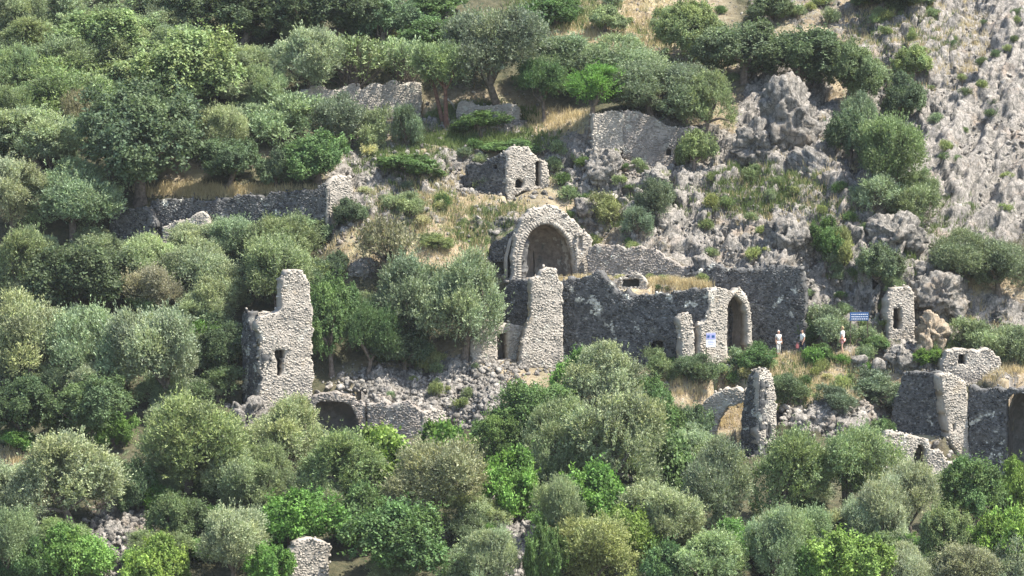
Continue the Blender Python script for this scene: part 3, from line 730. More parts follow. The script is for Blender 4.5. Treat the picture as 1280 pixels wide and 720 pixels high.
# ------------------------------------------------------------------ build the ruins
for name, label, cat, walls, group in THINGS:
    w0 = walls[0]; org = w0.pt((w0.s0 + w0.s1) / 2, w0.z0)
    root = link(name, None, None, org, label=label, cat=cat, group=group)
    root.empty_display_size = 0.5
    for w in walls: w.build(root, org)
    if name == 'apse_arch':
        # half dome inside, its rubble back outside, and a ring of voussoirs
        H = APSE.holes[0]; arch = [(q_, z_) for q_, z_ in H]
        prof = []
        for i in range(len(arch) - 1):
            (x0, y0), (x1, y1) = arch[i], arch[i + 1]
            for t in np.linspace(0, 1, 4)[:-1]: prof.append((x0 + (x1 - x0) * t, y0 + (y1 - y0) * t))
        prof.append(arch[-1]); npf = len(prof)
        zt = max(z for _, z in prof); zc = zt - ARAD
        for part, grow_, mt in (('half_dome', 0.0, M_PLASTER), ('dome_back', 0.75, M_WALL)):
            V, Q4 = [], []
            K = 14
            for k in range(K + 1):
                ph = k / K * PI / 2 * 0.985; c, s_ = math.cos(ph), math.sin(ph)
                for q_, z_ in prof:
                    dq = (q_ - AC) * (1 + grow_ / ARAD); dz = z_ - zc
                    zz = zc + (dz * c + (0 if dz > 0 else dz * (1 - c))) * (1 + (grow_ / ARAD if dz > 0 else 0)) if dz > 0 else z_
                    V.append(APSE.pt(AC + dq * c, zz, -0.55 - s_ * (ARAD + grow_) * 0.95))
            for k in range(K):
                for i in range(npf - 1): Q4.append((k * npf + i, k * npf + i + 1, (k + 1) * npf + i + 1, (k + 1) * npf + i))
            V = np.array(V); V[npf:] += (fbm(V[npf:] * 1.5, 4, 77) * (0.07 if grow_ == 0 else 0.22))[:, None]
            me = mk_mesh(part, V - org, Q4, None, mt, tone=np.clip(0.9 + 0.35 * fbm(V * 1.2, 4, 5), .45, 1.2)); link(part, me, root)
        fl = mk_mesh('apse_floor', np.array([APSE.pt(AS0 - .2, AZ + .38, -0.5), APSE.pt(AS1 + .2, AZ + .38, -0.5), APSE.pt(AS1 + .1, AZ + .42, -ARAD - .6), APSE.pt(AS0 - .1, AZ + .42, -ARAD - .6)]) - org, [(0, 1, 2, 3)], None, M_BROWNWALL, tone=np.full(4, 1.0))
        link('apse_floor', fl, root)
        V, Qv, tn = [], [], []; rng = np.random.default_rng(4)
        pp = np.array(prof); seglen = np.r_[0, np.cumsum(np.linalg.norm(np.diff(pp, axis=0), axis=1))]
        nst = int(seglen[-1] / 0.17)
        for i in range(nst):
            a, b = seglen[-1] * i / nst, seglen[-1] * (i + 0.86) / nst
            e = [np.array([np.interp(t, seglen, pp[:, 0]), np.interp(t, seglen, pp[:, 1])]) for t in (a, b)]
            ctr = np.array([AC, zc]); th = rng.uniform(0.22, 0.34)
            nb = len(V)
            for off in (rng.uniform(.015, .04), -0.3):
                for p_, r_ in ((e[0], -0.03), (e[1], -0.03), (e[1], th), (e[0], th)):
                    dv = p_ - np.array([AC, max(min(p_[1], zc + 9), zc) if p_[1] > zc else p_[1]]) if p_[1] <= zc else p_ - ctr
                    dv = dv / (np.linalg.norm(dv) + 1e-6); pq = p_ + dv * r_
                    V.append(APSE.pt(pq[0], pq[1], off))
            Qv += [(nb, nb + 1, nb + 2, nb + 3), (nb, nb + 4, nb + 5, nb + 1), (nb + 1, nb + 5, nb + 6, nb + 2), (nb + 2, nb + 6, nb + 7, nb + 3), (nb + 3, nb + 7, nb + 4, nb)]
            tn += [rng.uniform(.65, 1.0)] * 8
        link('arch_ring', mk_mesh('arch_ring', np.array(V) - org, Qv, None, M_WALL, tone=np.array(tn)), root, kind='stuff')

# ------------------------------------------------------------------ crags, boulders, loose stones
def crag_mesh(name, sx, sy, sz, seed, mat, sub=I5):
    V, T = sub
    p = V * np.array([sx, sy, sz])
    s0 = (sx + sy + sz) / 3
    a1, a2 = worley(p / (s0 * 0.8) + fbm(p / s0, 2, seed)[:, None] * .4, seed); b1, b2 = worley(p * 1.4, seed + 7)
    rs = np.random.default_rng(seed)
    q0 = V.copy()
    for _ in range(26):                                  # cleave along planes, steep ones more often
        n = rs.normal(size=3); n[2] *= .6; n /= np.linalg.norm(n); o = rs.uniform(.62, .95)
        dd = np.maximum(q0 @ n - o, 0); q0 = q0 - dd[:, None] * n * .92
    p = q0 * np.array([sx, sy, sz])
    wv = p + fbm(p * .6, 3, seed + 2)[:, None] * .5
    rid = 1 - np.abs(fbm(wv * np.array([.9, .9, .5]), 5, seed + 1, .6)) * 3
    a1, a2 = worley(wv * np.array([.8, .8, .45]), seed); b1, b2 = worley(wv * np.array([2.1, 2.1, 1.3]), seed + 7)
    st = np.round((p[:, 2] + .35 * p[:, 0] + .5 * fbm(p * .5, 2, seed + 4)) * 1.6) / 1.6 - (p[:, 2] + .35 * p[:, 0])
    fz = min(1.0, s0 / 1.5); d = -.06 * np.exp(-(a2 - a1) * 12) + 0.05 * fbm(p * 2.2, 5, seed + 3, .7) + .08 * st + .03 * fbm(p * 4.5, 4, seed + 21, .8)
    c1, c2 = worley(wv * 3.6, seed + 31); d = d - .05 * np.exp(-(c2 - c1) * 8) + .03 * (.5 - c1)
    p = p + V * (d * fz)[:, None]
    k1, e1 = wblock(wv * np.array([.75, .75, .6]), seed + 41, .7); k2, e2 = wblock(wv * np.array([1.9, 1.9, 1.5]), seed + 51, .7); k3, e3 = wblock(wv * 4., seed + 61, .6)
    fz = min(1.0, s0 / 1.5)
    p = p + V * fz * (.62 * k1 + .30 * k2 + .10 * k3 - .14 * np.exp(-e1 * 14) - .09 * np.exp(-e2 * 12))[:, None]
    return mk_mesh(name, p, None, T, mat, tone=np.clip(.95 + .3 * fbm(p * .8, 3, seed + 9), .6, 1.3))
CRAGS = [  # name, label, u, v centre, width, height px, depth factor, push back, seed, warm
 ('crag', 'great pale rounded crag standing beside the dark evergreen thicket on the upper slope', 985, 150, 84, 108, .8, .2, 3, 0),
 ('crag', 'smaller pale crag just below the left foot of the great crag', 945, 185, 62, 60, .8, .2, 5, 0),
 ('rock_slab', 'lower bare grey slab ending above the rock-cut doorway bushes', 1118, 297, 86, 62, .6, .25, 9, 0),
 ('crag', 'shadowed rock face with a rounded top directly above the end of the dark church wall', 985, 300, 74, 62, .6, .3, 12, 0),
 ('crag', 'pale blocky rock under the crumbled part of the upper wall', 818, 224, 44, 34, .8, .1, 18, 0),
 ('crag', 'pale rock heap under the plain part of the upper wall', 755, 212, 50, 50, .7, .1, 20, 0),
 ('overhanging_rock', 'grey overhanging rock beside the rock-cut doorway', 1172, 374, 66, 62, .9, .0, 22, 0),
 ('ochre_rock', 'ochre freshly broken rock under the grey overhang', 1164, 424, 46, 66, .7, .0, 24, 1),
 ('crag', 'dark grey knob of rock at the far right below the long grey bush', 1246, 396, 44, 26, .8, .2, 26, 0),
 ('crag', 'pale rock shoulder above the rock-cut doorway', 1150, 345, 50, 30, .7, .3, 28, 0),
 ('boulder', 'large dome-shaped grey boulder below the signboard', 1127, 448, 44, 38, .9, .1, 30, 0),
 ('boulder', 'low grey boulder in front of the woman in pink shorts', 1072, 456, 40, 24, .9, .1, 31, 0),
 ('boulder', 'rough grey boulder between the low boulder and the dome-shaped boulder', 1096, 458, 30, 22, .9, .1, 32, 0),
 ('boulder', 'pale boulder by the foot of the leaning arch ruin', 1000, 524, 26, 18, .9, .1, 33, 0),
 ('boulder', 'whitish boulder under the tree at the very top left corner', 42, 8, 26, 16, .9, .1, 34, 0),
 ('boulder', 'dark rocky lump below the window tower on its shaded side', 312, 520, 48, 40, .9, .2, 36, 0),
 ('boulder', 'pale rock half hidden by brown bushes left of the great grey olive', 455, 338, 44, 30, .7, .2, 37, 0),
 ('rubble_heap', 'rubble heap on the left shoulder of the great apse', 640, 280, 44, 26, .8, .3, 38, 0),
 ('rubble_heap', 'rubble heap on the right shoulder of the great apse', 732, 270, 50, 44, .8, .3, 39, 0)]
CAT = {'crag': 'crag', 'rock_slab': 'rock slab', 'overhanging_rock': 'rock', 'ochre_rock': 'rock', 'boulder': 'boulder', 'rubble_heap': 'rubble heap'}
for nm, lab, u, v, w, h, dep, back, seed, warm in CRAGS:
    p = hit(u, min(v + h * 0.32, 700)); s = (p[1] - CAM[1]) / F
    c = P(u, v, p[1] + w * s * back)
    me = crag_mesh(nm, w * s / 2 * 1.05, w * s / 2 * dep, h * s / 2 * 1.08, seed, M_ROCKWARM if warm else M_ROCK, I5 if w > 40 else I3)
    link(nm, me, None, c, label=lab, cat=CAT[nm])

# the long bare slab that slants down to the right below the great crag
pa, pb = hit(1000, 196), hit(1150, 322); pa = P(992, 188, pa[1] - .3); pb = P(1150, 318, pb[1] - .3)
ax_ = pb - pa; Ls = np.linalg.norm(ax_); ax_ /= Ls
az_ = np.array([-.35, -.75, .55]); az_ -= ax_ * (az_ @ ax_); az_ /= np.linalg.norm(az_); ay_ = np.cross(az_, ax_)
me = crag_mesh('rock_slab', Ls * .58, 1.9, 1.1, 8, M_ROCK, I5)
o = link('rock_slab', me, None, None, label='long bare grey slab slanting down right of the great crag', cat='rock slab')
o.matrix_world = Matrix(((ax_[0], ay_[0], az_[0], (pa[0] + pb[0]) / 2), (ax_[1], ay_[1], az_[1], (pa[1] + pb[1]) / 2 + .5), (ax_[2], ay_[2], az_[2], (pa[2] + pb[2]) / 2 - .2), (0, 0, 0, 1)))
rng = np.random.default_rng(77)
BPROTO, AUTO = [], []
for k in range(10):
    V, T = I2
    v = V.copy()
    for _ in range(10):                                  # cut flat faces
        n = rng.normal(size=3); n /= np.linalg.norm(n); o = rng.uniform(.42, .78)
        d = v @ n - o; v = np.where(d[:, None] > 0, v - d[:, None] * n, v)
    v *= np.array([1, rng.uniform(.75, 1.), rng.uniform(.6, .85)]) * (1 + 0.02 * rng.normal(size=(len(v), 1)))
    BPROTO.append(mk_mesh('boulder', v * 0.5, None, T, M_ROCK, tone=np.full(len(v), rng.uniform(1.0, 1.45))))
def scatter_boulders(region, n, lo, hi, name, label, cat, group, seed):
    r = np.random.default_rng(seed); (u0, v0, u1, v1) = region[:4]; poly = region[4] if len(region) > 4 else None
    k = 0
    while k < n:
        u, v = r.uniform(u0, u1), r.uniform(v0, v1)
        if poly and not in_poly(np.array([u]), np.array([v]), poly)[0]: continue
        p = hit(u, v); s = (p[1] - CAM[1]) / F; w = r.uniform(lo, hi) ** 1.0 * s
        o = link(name, BPROTO[r.integers(10)], None, (p[0], p[1], p[2] + w * .12), label=label, cat=cat, group=group); AUTO.append((o, u, v, 'large' if w / s > (lo + hi) / 2 + 1.5 else 'small' if w / s < (lo + hi) / 2 - 1.5 else '', name.replace('_', ' ')))
        o.scale = (w, w, w * r.uniform(.8, 1.15)); o.rotation_euler = (r.uniform(-.4, .4), r.uniform(-.4, .4), r.uniform(0, 6.3))
        k += 1
scatter_boulders((400, 450, 650, 545, [(400, 488), (440, 476), (480, 470), (515, 458), (560, 450), (650, 456), (640, 485), (595, 535), (520, 530), (440, 500)]), 150, 7, 14, 'rubble_block', 'loose grey block in the rubble slope below the small doorway ruin', 'boulder', 'loose blocks of the rubble slope', 5)
scatter_boulders((392, 470, 470, 500), 18, 9, 15, 'rubble_block', 'loose block tumbled on top of the dark-mouthed vault', 'boulder', 'loose blocks on the dark-mouthed vault', 6)
scatter_boulders((978, 510, 1092, 534), 26, 9, 17, 'pale_boulder', 'pale boulder in the row of boulders right of the leaning arch ruin', 'boulder', 'pale boulders right of the arch ruin', 7)
scatter_boulders((125, 632, 182, 710), 30, 9, 17, 'rubble_block', 'pale block in the stony gap between the bushes at bottom left', 'boulder', 'blocks in the bottom left stony gap', 8)
scatter_boulders((622, 632, 664, 715), 26, 9, 17, 'rubble_block', 'grey block in the stony gap between the bushes at the bottom middle', 'boulder', 'blocks in the bottom middle stony gap', 9)
scatter_boulders((790, 690, 830, 718), 8, 9, 14, 'rubble_block', 'grey block in the small gap at the bottom edge right of the pale bush', 'boulder', 'blocks in the small bottom gap', 10)
scatter_boulders((430, 180, 640, 300), 56, 9, 16, 'pale_boulder', 'pale stone on the terrace slope', 'boulder', 'pale stones of the terrace slope', 11)
scatter_boulders((540, 152, 640, 166), 16, 9, 18, 'pale_boulder', 'flat whitish stone in the grass in front of the low terrace wall', 'boulder', 'whitish stones by the low terrace wall', 12)
scatter_boulders((740, 190, 845, 300), 34, 9, 20, 'pale_boulder', 'pale block on the crag slope between the upper broken wall and the great apse', 'boulder', 'pale blocks of the crag slope', 13)
scatter_boulders((1090, 440, 1180, 470), 10, 9, 16, 'grey_boulder', 'grey boulder beside the path right of the signboard', 'boulder', 'grey boulders beside the path', 14)
scatter_boulders((690, 185, 735, 235), 12, 9, 18, 'pale_boulder', 'pale stone on the bank right of the roofless little house', 'boulder', 'pale stones of the bank', 15)
scatter_boulders((1180, 20, 1280, 260), 16, 9, 22, 'scree_block', 'pale block standing out of the scree at the right edge of the hillside', 'boulder', 'blocks of the scree', 16)

# thousands of smaller stones: weights over the ground
cell_ok = near & ~PITM & (CL > .5) & (GU > -60) & (GU < 1340) & (GV > -60) & (GV < 780)
def pick(weight, n, seed):
    r = np.random.default_rng(seed); w = np.where(cell_ok, weight, 0); w = w / w.sum()
    i = r.choice(len(w), n, p=w)
    x = fx[i] + r.uniform(-.1, .1, n); y = fy[i] + r.uniform(-.1, .1, n)
    ii = np.clip(np.searchsorted(gx, x) - 1, 0, NX - 2); jj = np.clip(np.searchsorted(gy, y) - 1, 0, NY - 2)
    a = (x - gx[ii]) / .15; b = (y - gy[jj]) / .135
    z = SURF[ii, jj] * (1 - a) * (1 - b) + SURF[ii + 1, jj] * a * (1 - b) + SURF[ii, jj + 1] * (1 - a) * b + SURF[ii + 1, jj + 1] * a * b
    return np.stack([x, y, z], 1), r
pts, r = pick((np.clip(RM, 0, 1) ** 1.3) * np.where(GU > 1140, .35, 1) + 0.22 * BM, 20000, 21)
sz = np.clip(r.gamma(2.0, .055, len(pts)), .05, .4)
V, T, tn = blocks(pts + np.array([0, 0, .02]), sz, r)
rubw = blobs([(530,492,95,38,3.),(150,672,36,48,3.),(645,672,28,50,3.),(1040,522,66,18,2.),(530,228,90,20,1.2),(790,205,60,30,1.),(1180,580,30,20,1.),(600,456,50,10,2.),(700,348,60,10,1.),(430,290,30,20,1.),(480,170,60,20,.8)])
wb_ = np.zeros(len(Z))
for w, qs, bz in CLAMPS:                                # stones that fell from the walls
    q, o = frame_of(w); wb_ = np.maximum(wb_, ((q > w.s0) & (q < w.s1) & (o > .1) & (o < 1.6)) * .8)
okc = cell_ok; cell_ok = near & ~PITM & (GU > -60) & (GU < 1340) & (GV > -60) & (GV < 780)
pt2, r2 = pick(rubw + wb_, 9000, 22); cell_ok = okc
V2, T2, tn2 = blocks(pt2 + np.array([0, 0, .04]), np.clip(r2.gamma(2.6, .075, len(pt2)), .08, .5), r2)
T = np.concatenate([T, T2 + len(V)]); V = np.concatenate([V, V2]); tn = np.concatenate([tn, tn2])
link('loose_stones', mk_mesh('loose_stones', V, None, T, M_ROCK, tone=tn), kind='stuff', label='small loose stones strewn over the rocky parts of the hillside')

# grass
def blades(pts, r, h, w, per, spread, mat, name, label):
    n = len(pts) * per
    b = np.repeat(pts, per, 0) + np.concatenate([r.normal(0, spread, (n, 2)), np.zeros((n, 1))], 1)
    hh = h * r.uniform(.5, 1.2, n); th = r.uniform(0, 2 * PI, n); le = r.normal(0, .3, (n, 2))
    side = np.stack([np.cos(th), np.sin(th), np.zeros(n)], 1) * (w * .5)
    tip = b + np.concatenate([le * hh[:, None], hh[:, None]], 1)
    V = np.stack([b - side - [0, 0, .05], b + side - [0, 0, .05], tip + side * .25, tip - side * .25], 1).reshape(-1, 3)
    Qd = np.arange(n * 4).reshape(-1, 4)
    tn = np.repeat(np.clip(r.normal(.5, .3, n), 0, 1), 4)
    link(name, mk_mesh(name, V, Qd, None, mat, tone=tn), kind='stuff', label=label)
def zone(L): return blobs(L)
dryw = zone([(310,241,105,6,4.),(850,362,95,8,9.0),(900,482,70,18,1.4),(1010,470,90,25,1.),(1262,467,40,14,2.),(560,280,90,50,.8),(720,350,50,8,1.2),(690,152,50,12,1.),(450,52,50,12,1.2),(780,30,90,35,.7),(230,238,60,8,1.2),(40,570,40,10,1.2),(1000,235,90,60,.22),(910,505,35,25,1.),(600,160,60,10,.4),(1140,45,80,50,.35),(1200,395,50,25,.6),(470,300,50,40,.5)])
pts, r = pick(dryw, 5200, 31)
blades(pts, r, .42, .035, 10, .13, M_DRY, 'dry_grass', 'dry straw-coloured grass on the terraces and ledges')
grw = GM + .5 * zone([(1240,435,60,22,1.),(600,175,90,16,1.),(620,290,50,30,1.),(960,235,60,25,.8)])
pts, r = pick(grw, 5200, 33)
blades(pts, r, .38, .05, 10, .16, M_GREEN, 'green_grass', 'green weeds and grass between the stones')
# ------------------------------------------------------------------ plants
def tube(path, radii, sides=6):
    path = np.array(path, float); n = len(path); V, Qd = [], []
    for i in range(n):
        t = path[min(i + 1, n - 1)] - path[max(i - 1, 0)]; t /= np.linalg.norm(t) + 1e-9
        a = np.cross(t, [0.3, 1, .2]); a /= np.linalg.norm(a) + 1e-9; b = np.cross(t, a)
        for k in range(sides):
            an = 2 * PI * k / sides; V.append(path[i] + radii[i] * (a * math.cos(an) + b * math.sin(an)))
    for i in range(n - 1):
        for k in range(sides):
            j = (k + 1) % sides; Qd.append((i * sides + k, i * sides + j, (i + 1) * sides + j, (i + 1) * sides + k))
    return V, Qd
class Kind:
    pass
def make_kind(seed, W_, H_, base, nl, lr, nleaf, L, Wd, style, mat, bark, droop=0.0, trunks=1, twigs=0, per=7, flat=1.0):
    """one tree pattern: crown mesh + trunk mesh, base at the origin. Lobes fill an uneven dome."""
    r = np.random.default_rng(seed); k = Kind()
    RX = W_ / 2; ch = H_ - base; ctr = np.array([0, 0, base + ch * .48])
    lob, subs = [], []
    nsub = 5 if W_ > 3.2 else 4
    for i in range(nsub):                                # masses that make the outline uneven
        an = 2 * PI * i / nsub + r.uniform(-.5, .5); q_ = RX * r.uniform(.30, .56)
        subs.append((np.array([math.cos(an) * q_, math.sin(an) * q_, base + ch * r.uniform(.30, .66)]), r.uniform(.40, .60)))
    subs.append((np.array([r.normal(0, .1 * RX), r.normal(0, .1 * RX), base + ch * .58]), .55))
    nl = int(nl * 1.5)
    for i in range(nl):
        sc_, sr = subs[i % len(subs)]
        d = r.normal(size=3); d[2] += .25; d /= np.linalg.norm(d)
        if d[2] < -.6: d[2] *= -1
        lr_ = RX * lr * .72 * r.uniform(.55, 1.4); q_ = r.uniform(.7, 1.05)
        p = sc_ + d * np.array([RX * sr, RX * sr, ch * .5 * sr * 1.25]) * q_ - d * lr_ * .5
        p[2] = max(p[2], base * .5 + lr_ * .4)
        lob.append((p, lr_, d))
    wts = np.array([l[1] ** 2 for l in lob]); wts /= wts.sum()
    ns = nleaf // per; li = r.choice(nl, ns, p=wts)
    LP = np.array([l[0] for l in lob])[li]; LR = np.array([l[1] for l in lob])[li]; LD = np.array([l[2] for l in lob])[li]
    dn = r.normal(size=(ns, 3)); dn /= np.linalg.norm(dn, axis=1)[:, None]
    bad = (dn * LD).sum(1) < -.25; dn[bad] *= -1
    dn[:, 2] += .25; dn /= np.linalg.norm(dn, axis=1)[:, None]
    plume = style in ('olive', 'scrub')
    rr = LR * (1 - .50 * r.random(ns) ** 1.7) * (1 + .20 * vnoise((LP + dn * LR[:, None]) * 2.2, seed)) * (1 + (.42 if plume else .22) * r.random(ns) ** 3)
    sp = LP + dn * rr[:, None] * np.array([1, 1, .9 * flat])
    # a share of the sprigs fills an uneven overall dome, so lobes run into each other
    fl = r.random(ns) < .16
    fd = r.normal(size=(ns, 3)); fd /= np.linalg.norm(fd, axis=1)[:, None]; fd[:, 2] = np.where(fd[:, 2] < -.5, -fd[:, 2], fd[:, 2])
    si = r.integers(len(subs), size=ns); SC = np.array([q_[0] for q_ in subs])[si]; SR = np.array([q_[1] for q_ in subs])[si]
    fs = SC + fd * np.array([RX, RX, ch * .6]) * SR[:, None] * (.85 + .26 * fbm(fd * 1.7 + seed, 3, seed + 3) - .25 * r.random(ns) ** 1.5)[:, None]
    sp[fl] = fs[fl]; dn[fl] = fd[fl]
    sh = r.random(ns) < .05; sp[sh] += dn[sh] * (RX * r.uniform(.05, .22, sh.sum()))[:, None] + np.array([0, 0, .05 * RX])
    gap = (vnoise(sp * 1.15 + seed, seed + 5) + .6 * vnoise(sp * 2.6 + seed, seed + 6) > .46) & ((sp[:, 2] - base) / ch > .06)
    ok = np.nonzero(~gap)[0]; take = np.where(gap, r.choice(ok, ns), np.arange(ns)); sp, dn, li = sp[take] + r.normal(0, .04, (ns, 3)) * gap[:, None], dn[take], li[take]
    ax = dn + r.normal(0, .35, (ns, 3)); ax[:, 2] += {'olive': .8, 'scrub': .9, 'broad': .1, 'pine': .5}[style] - droop
    ax /= np.linalg.norm(ax, axis=1)[:, None]
    lobt = np.clip(r.normal(1, .17, nl), .6, 1.45)[li]; spt = np.clip(r.normal(1, .20, ns), .5, 1.6) * lobt
    warm = np.clip(r.normal(.3, .3, nl)[li] + r.normal(0, .2, ns), -.4, 1.3)
    n = ns * per
    rep = lambda a: np.repeat(a, per, 0)
    tl = L * (2.6 if style != 'broad' else .9)
    p = rep(sp) + rep(ax) * (r.random(n) * tl)[:, None] + r.normal(0, L * (.22 if style != 'broad' else .45), (n, 3))
    la = rep(ax) * (1.0 if style != 'broad' else .35) + r.normal(0, .5 if style != 'broad' else .7, (n, 3)); la /= np.linalg.norm(la, axis=1)[:, None]
    nm = rep(dn) * 1.0 + r.normal(0, .45, (n, 3)) + np.array([0.15, 0, .55]); sd_ = np.cross(la, nm); sd_ /= np.linalg.norm(sd_, axis=1)[:, None] + 1e-9
    ll = L * r.uniform(.6, 1.25, n); ww = Wd * r.uniform(.7, 1.25, n)
    mid = p + la * (ll * .5)[:, None]
    V = np.stack([p, mid + sd_ * (ww * .5)[:, None], p + la * ll[:, None], mid - sd_ * (ww * .5)[:, None]], 1).reshape(-1, 3)
    V[:, 2] = np.maximum(V[:, 2], .02)
    tone = np.repeat(np.clip(rep(spt) * r.normal(1, .16, n), .35, 2.0), 4); wm = np.repeat(rep(warm), 4)
    k.crown = mk_mesh('crown', V, np.arange(n * 4).reshape(-1, 4), None, mat, tone=tone, warm=wm)
    TV, TQ = [], []
    def add(path, rad, sides=6):
        v, q = tube(path, rad, sides); o = len(TV); TV.extend(v); TQ.extend([tuple(x + o for x in f) for f in q])
    for t in range(trunks):
        a = 2 * PI * t / max(trunks, 1) + r.random(); s0 = np.array([math.cos(a), math.sin(a), 0]) * (.12 * RX * (trunks > 1))
        tr = .035 * W_ + .03
        fork = np.array([s0[0] * 2 + r.normal(0, .06 * W_), s0[1] * 2 + r.normal(0, .06 * W_), max(base * 1.15, .28 * H_)])
        add([s0 + [0, 0, -.8], s0 + [0, 0, .05], s0 * .7 + fork * .3 + r.normal(0, .04, 3), fork], [tr * 1.7, tr * 1.35, tr, tr * .8], 7)
        for i in r.choice(nl, min(nl, 9 if trunks == 1 else 5), replace=False):
            e = lob[i][0]; m_ = (fork + e) / 2 + r.normal(0, .08 * RX, 3)
            add([fork - [0, 0, .08], m_, e], [tr * .6, tr * .4, tr * .12], 5)
    for t in range(twigs):
        i = r.integers(nl); e = lob[i][0] + lob[i][2] * lob[i][1] * r.uniform(.7, 1.15); b_ = np.array([r.normal(0, .1 * RX), r.normal(0, .1 * RX), -.1])
        add([b_, (b_ + e) / 2 + r.normal(0, .06 * W_, 3), e], [.025, .018, .008], 3)
    k.trunk = mk_mesh('trunk', np.array(TV), TQ, None, bark)
    k.W, k.H = W_, H_
    return k
KINDS = {
 'olive': [make_kind(100 + i, 5.2, 4.6, .35, 22 + 2 * i, .30, 60000, .14, .055, 'olive', M_LEAF, M_BARK) for i in range(6)],
 'carob': [make_kind(200 + i, 5.6, 5.0, .35, 26, .29, 44000, .15, .10, 'broad', M_LEAF2, M_BARK, per=6) for i in range(3)],
 'mastic': [make_kind(300 + i, 3.4, 2.5, .05, 19, .33, 28000, .12, .078, 'broad', M_LEAF2, M_BARK, per=8) for i in range(3)],
 'bush': [make_kind(400 + i, 3.0, 2.2, .05, 18, .34, 22000, .13, .05, 'olive', M_LEAF, M_BARK, twigs=14) for i in range(3)],
 'scrub': [make_kind(500 + i, 1.5, 1.0, .0, 10, .42, 2600, .17, .06, 'scrub', M_LEAF2, M_BARK, twigs=8) for i in range(3)],
 'pine': [make_kind(600 + i, 4.0, 4.4, 1.3, 24, .32, 30000, .15, .055, 'pine', M_LEAF2, M_BARK, flat=.8) for i in range(2)],
 'fig': [make_kind(700, 4.0, 3.6, .3, 20, .33, 8500, .28, .22, 'broad', M_LEAF2, M_BARK, per=5)],
 'twin': [make_kind(800, 3.6, 4.6, 1.9, 24, .32, 34000, .15, .055, 'olive', M_LEAF, M_BARKRED, trunks=2)],
 'twiggy': [make_kind(900 + i, 3.4, 2.6, .2, 18, .36, 4200, .2, .07, 'olive', M_LEAF, M_BARK, twigs=90) for i in range(2)]}
TINT = {'pale': (0.318, 0.365, 0.224), 'grey': (0.288, 0.34, 0.211), 'sage': (0.233, 0.298, 0.167), 'olive': (0.208, 0.268, 0.128), 'tan': (0.27, 0.265, 0.165), 'yellow': (0.27, 0.307, 0.135), 'green': (0.108, 0.178, 0.068), 'bright': (0.135, 0.245, 0.062), 'lime': (0.185, 0.28, 0.07), 'dark': (0.096, 0.136, 0.073), 'deep': (0.123, 0.172, 0.09), 'blue': (0.167, 0.209, 0.131), 'brown': (0.264, 0.256, 0.184), 'straw': (0.51, 0.495, 0.285)}
NAMES = {'olive': ('olive_tree', 'olive tree'), 'carob': ('carob_tree', 'tree'), 'mastic': ('mastic_bush', 'bush'), 'bush': ('grey_bush', 'bush'), 'scrub': ('low_shrub', 'shrub'), 'pine': ('young_pine_tree', 'pine tree'), 'fig': ('fig_tree', 'fig tree'), 'twin': ('olive_tree', 'olive tree'), 'twiggy': ('twiggy_bush', 'bush')}
TWORD = {'pale': 'pale', 'grey': 'grey-green', 'sage': 'sage', 'olive': 'olive-green', 'tan': 'tan', 'yellow': 'yellowish', 'green': 'green', 'bright': 'bright green', 'lime': 'lime', 'dark': 'dark', 'deep': 'deep green', 'blue': 'bluish', 'brown': 'brown', 'straw': 'straw-coloured'}
pr = random.Random(12)
USED = {k: 0 for k in KINDS}
def plant(kind, tint, u, v0, v1, w, label, group=None, auto=False):
    """crown spans v0 (top) to v1 (foot on the ground) and w pixels across, round u"""
    ks = KINDS[kind]; k = ks[USED[kind] % len(ks)]; USED[kind] += 1
    p = hit(u, v1); s = (p[1] - CAM[1]) / F
    nm, cat = NAMES[kind]
    t = link(nm, None, None, (p[0], p[1], p[2] - .12), label=label, cat=cat, group=group); t.empty_display_size = .4
    sx = w * s / k.W; sz = (v1 - v0) * s / k.H * 1.04
    sx *= {'olive': 1.1, 'carob': 1.1, 'mastic': 1.14, 'bush': 1.14}.get(kind, 1)
    ex = max(0.0, .62 * w - (v1 - v0)) * s if kind in ('olive', 'carob') else 0.0
    sz += ex / k.H; t.location.z -= ex
    t.scale = (sx, sx * pr.uniform(.85, 1.0), sz); t.rotation_euler = (pr.uniform(-.16, .16), pr.uniform(-.16, .16), pr.uniform(0, 6.28))
    c = link('crown', k.crown, t); f = pr.uniform(.88, 1.12)
    a = TINT[tint]; c.color = (a[0] * f * pr.uniform(.94, 1.06), a[1] * f, a[2] * f * pr.uniform(.9, 1.1), 1)
    link('trunk', k.trunk, t)
    if auto: AUTO.append((t, u, v1, TWORD[tint], {'scrub': 'low shrub', 'bush': 'bush', 'mastic': 'bush', 'olive': 'olive'}[kind]))
    return t
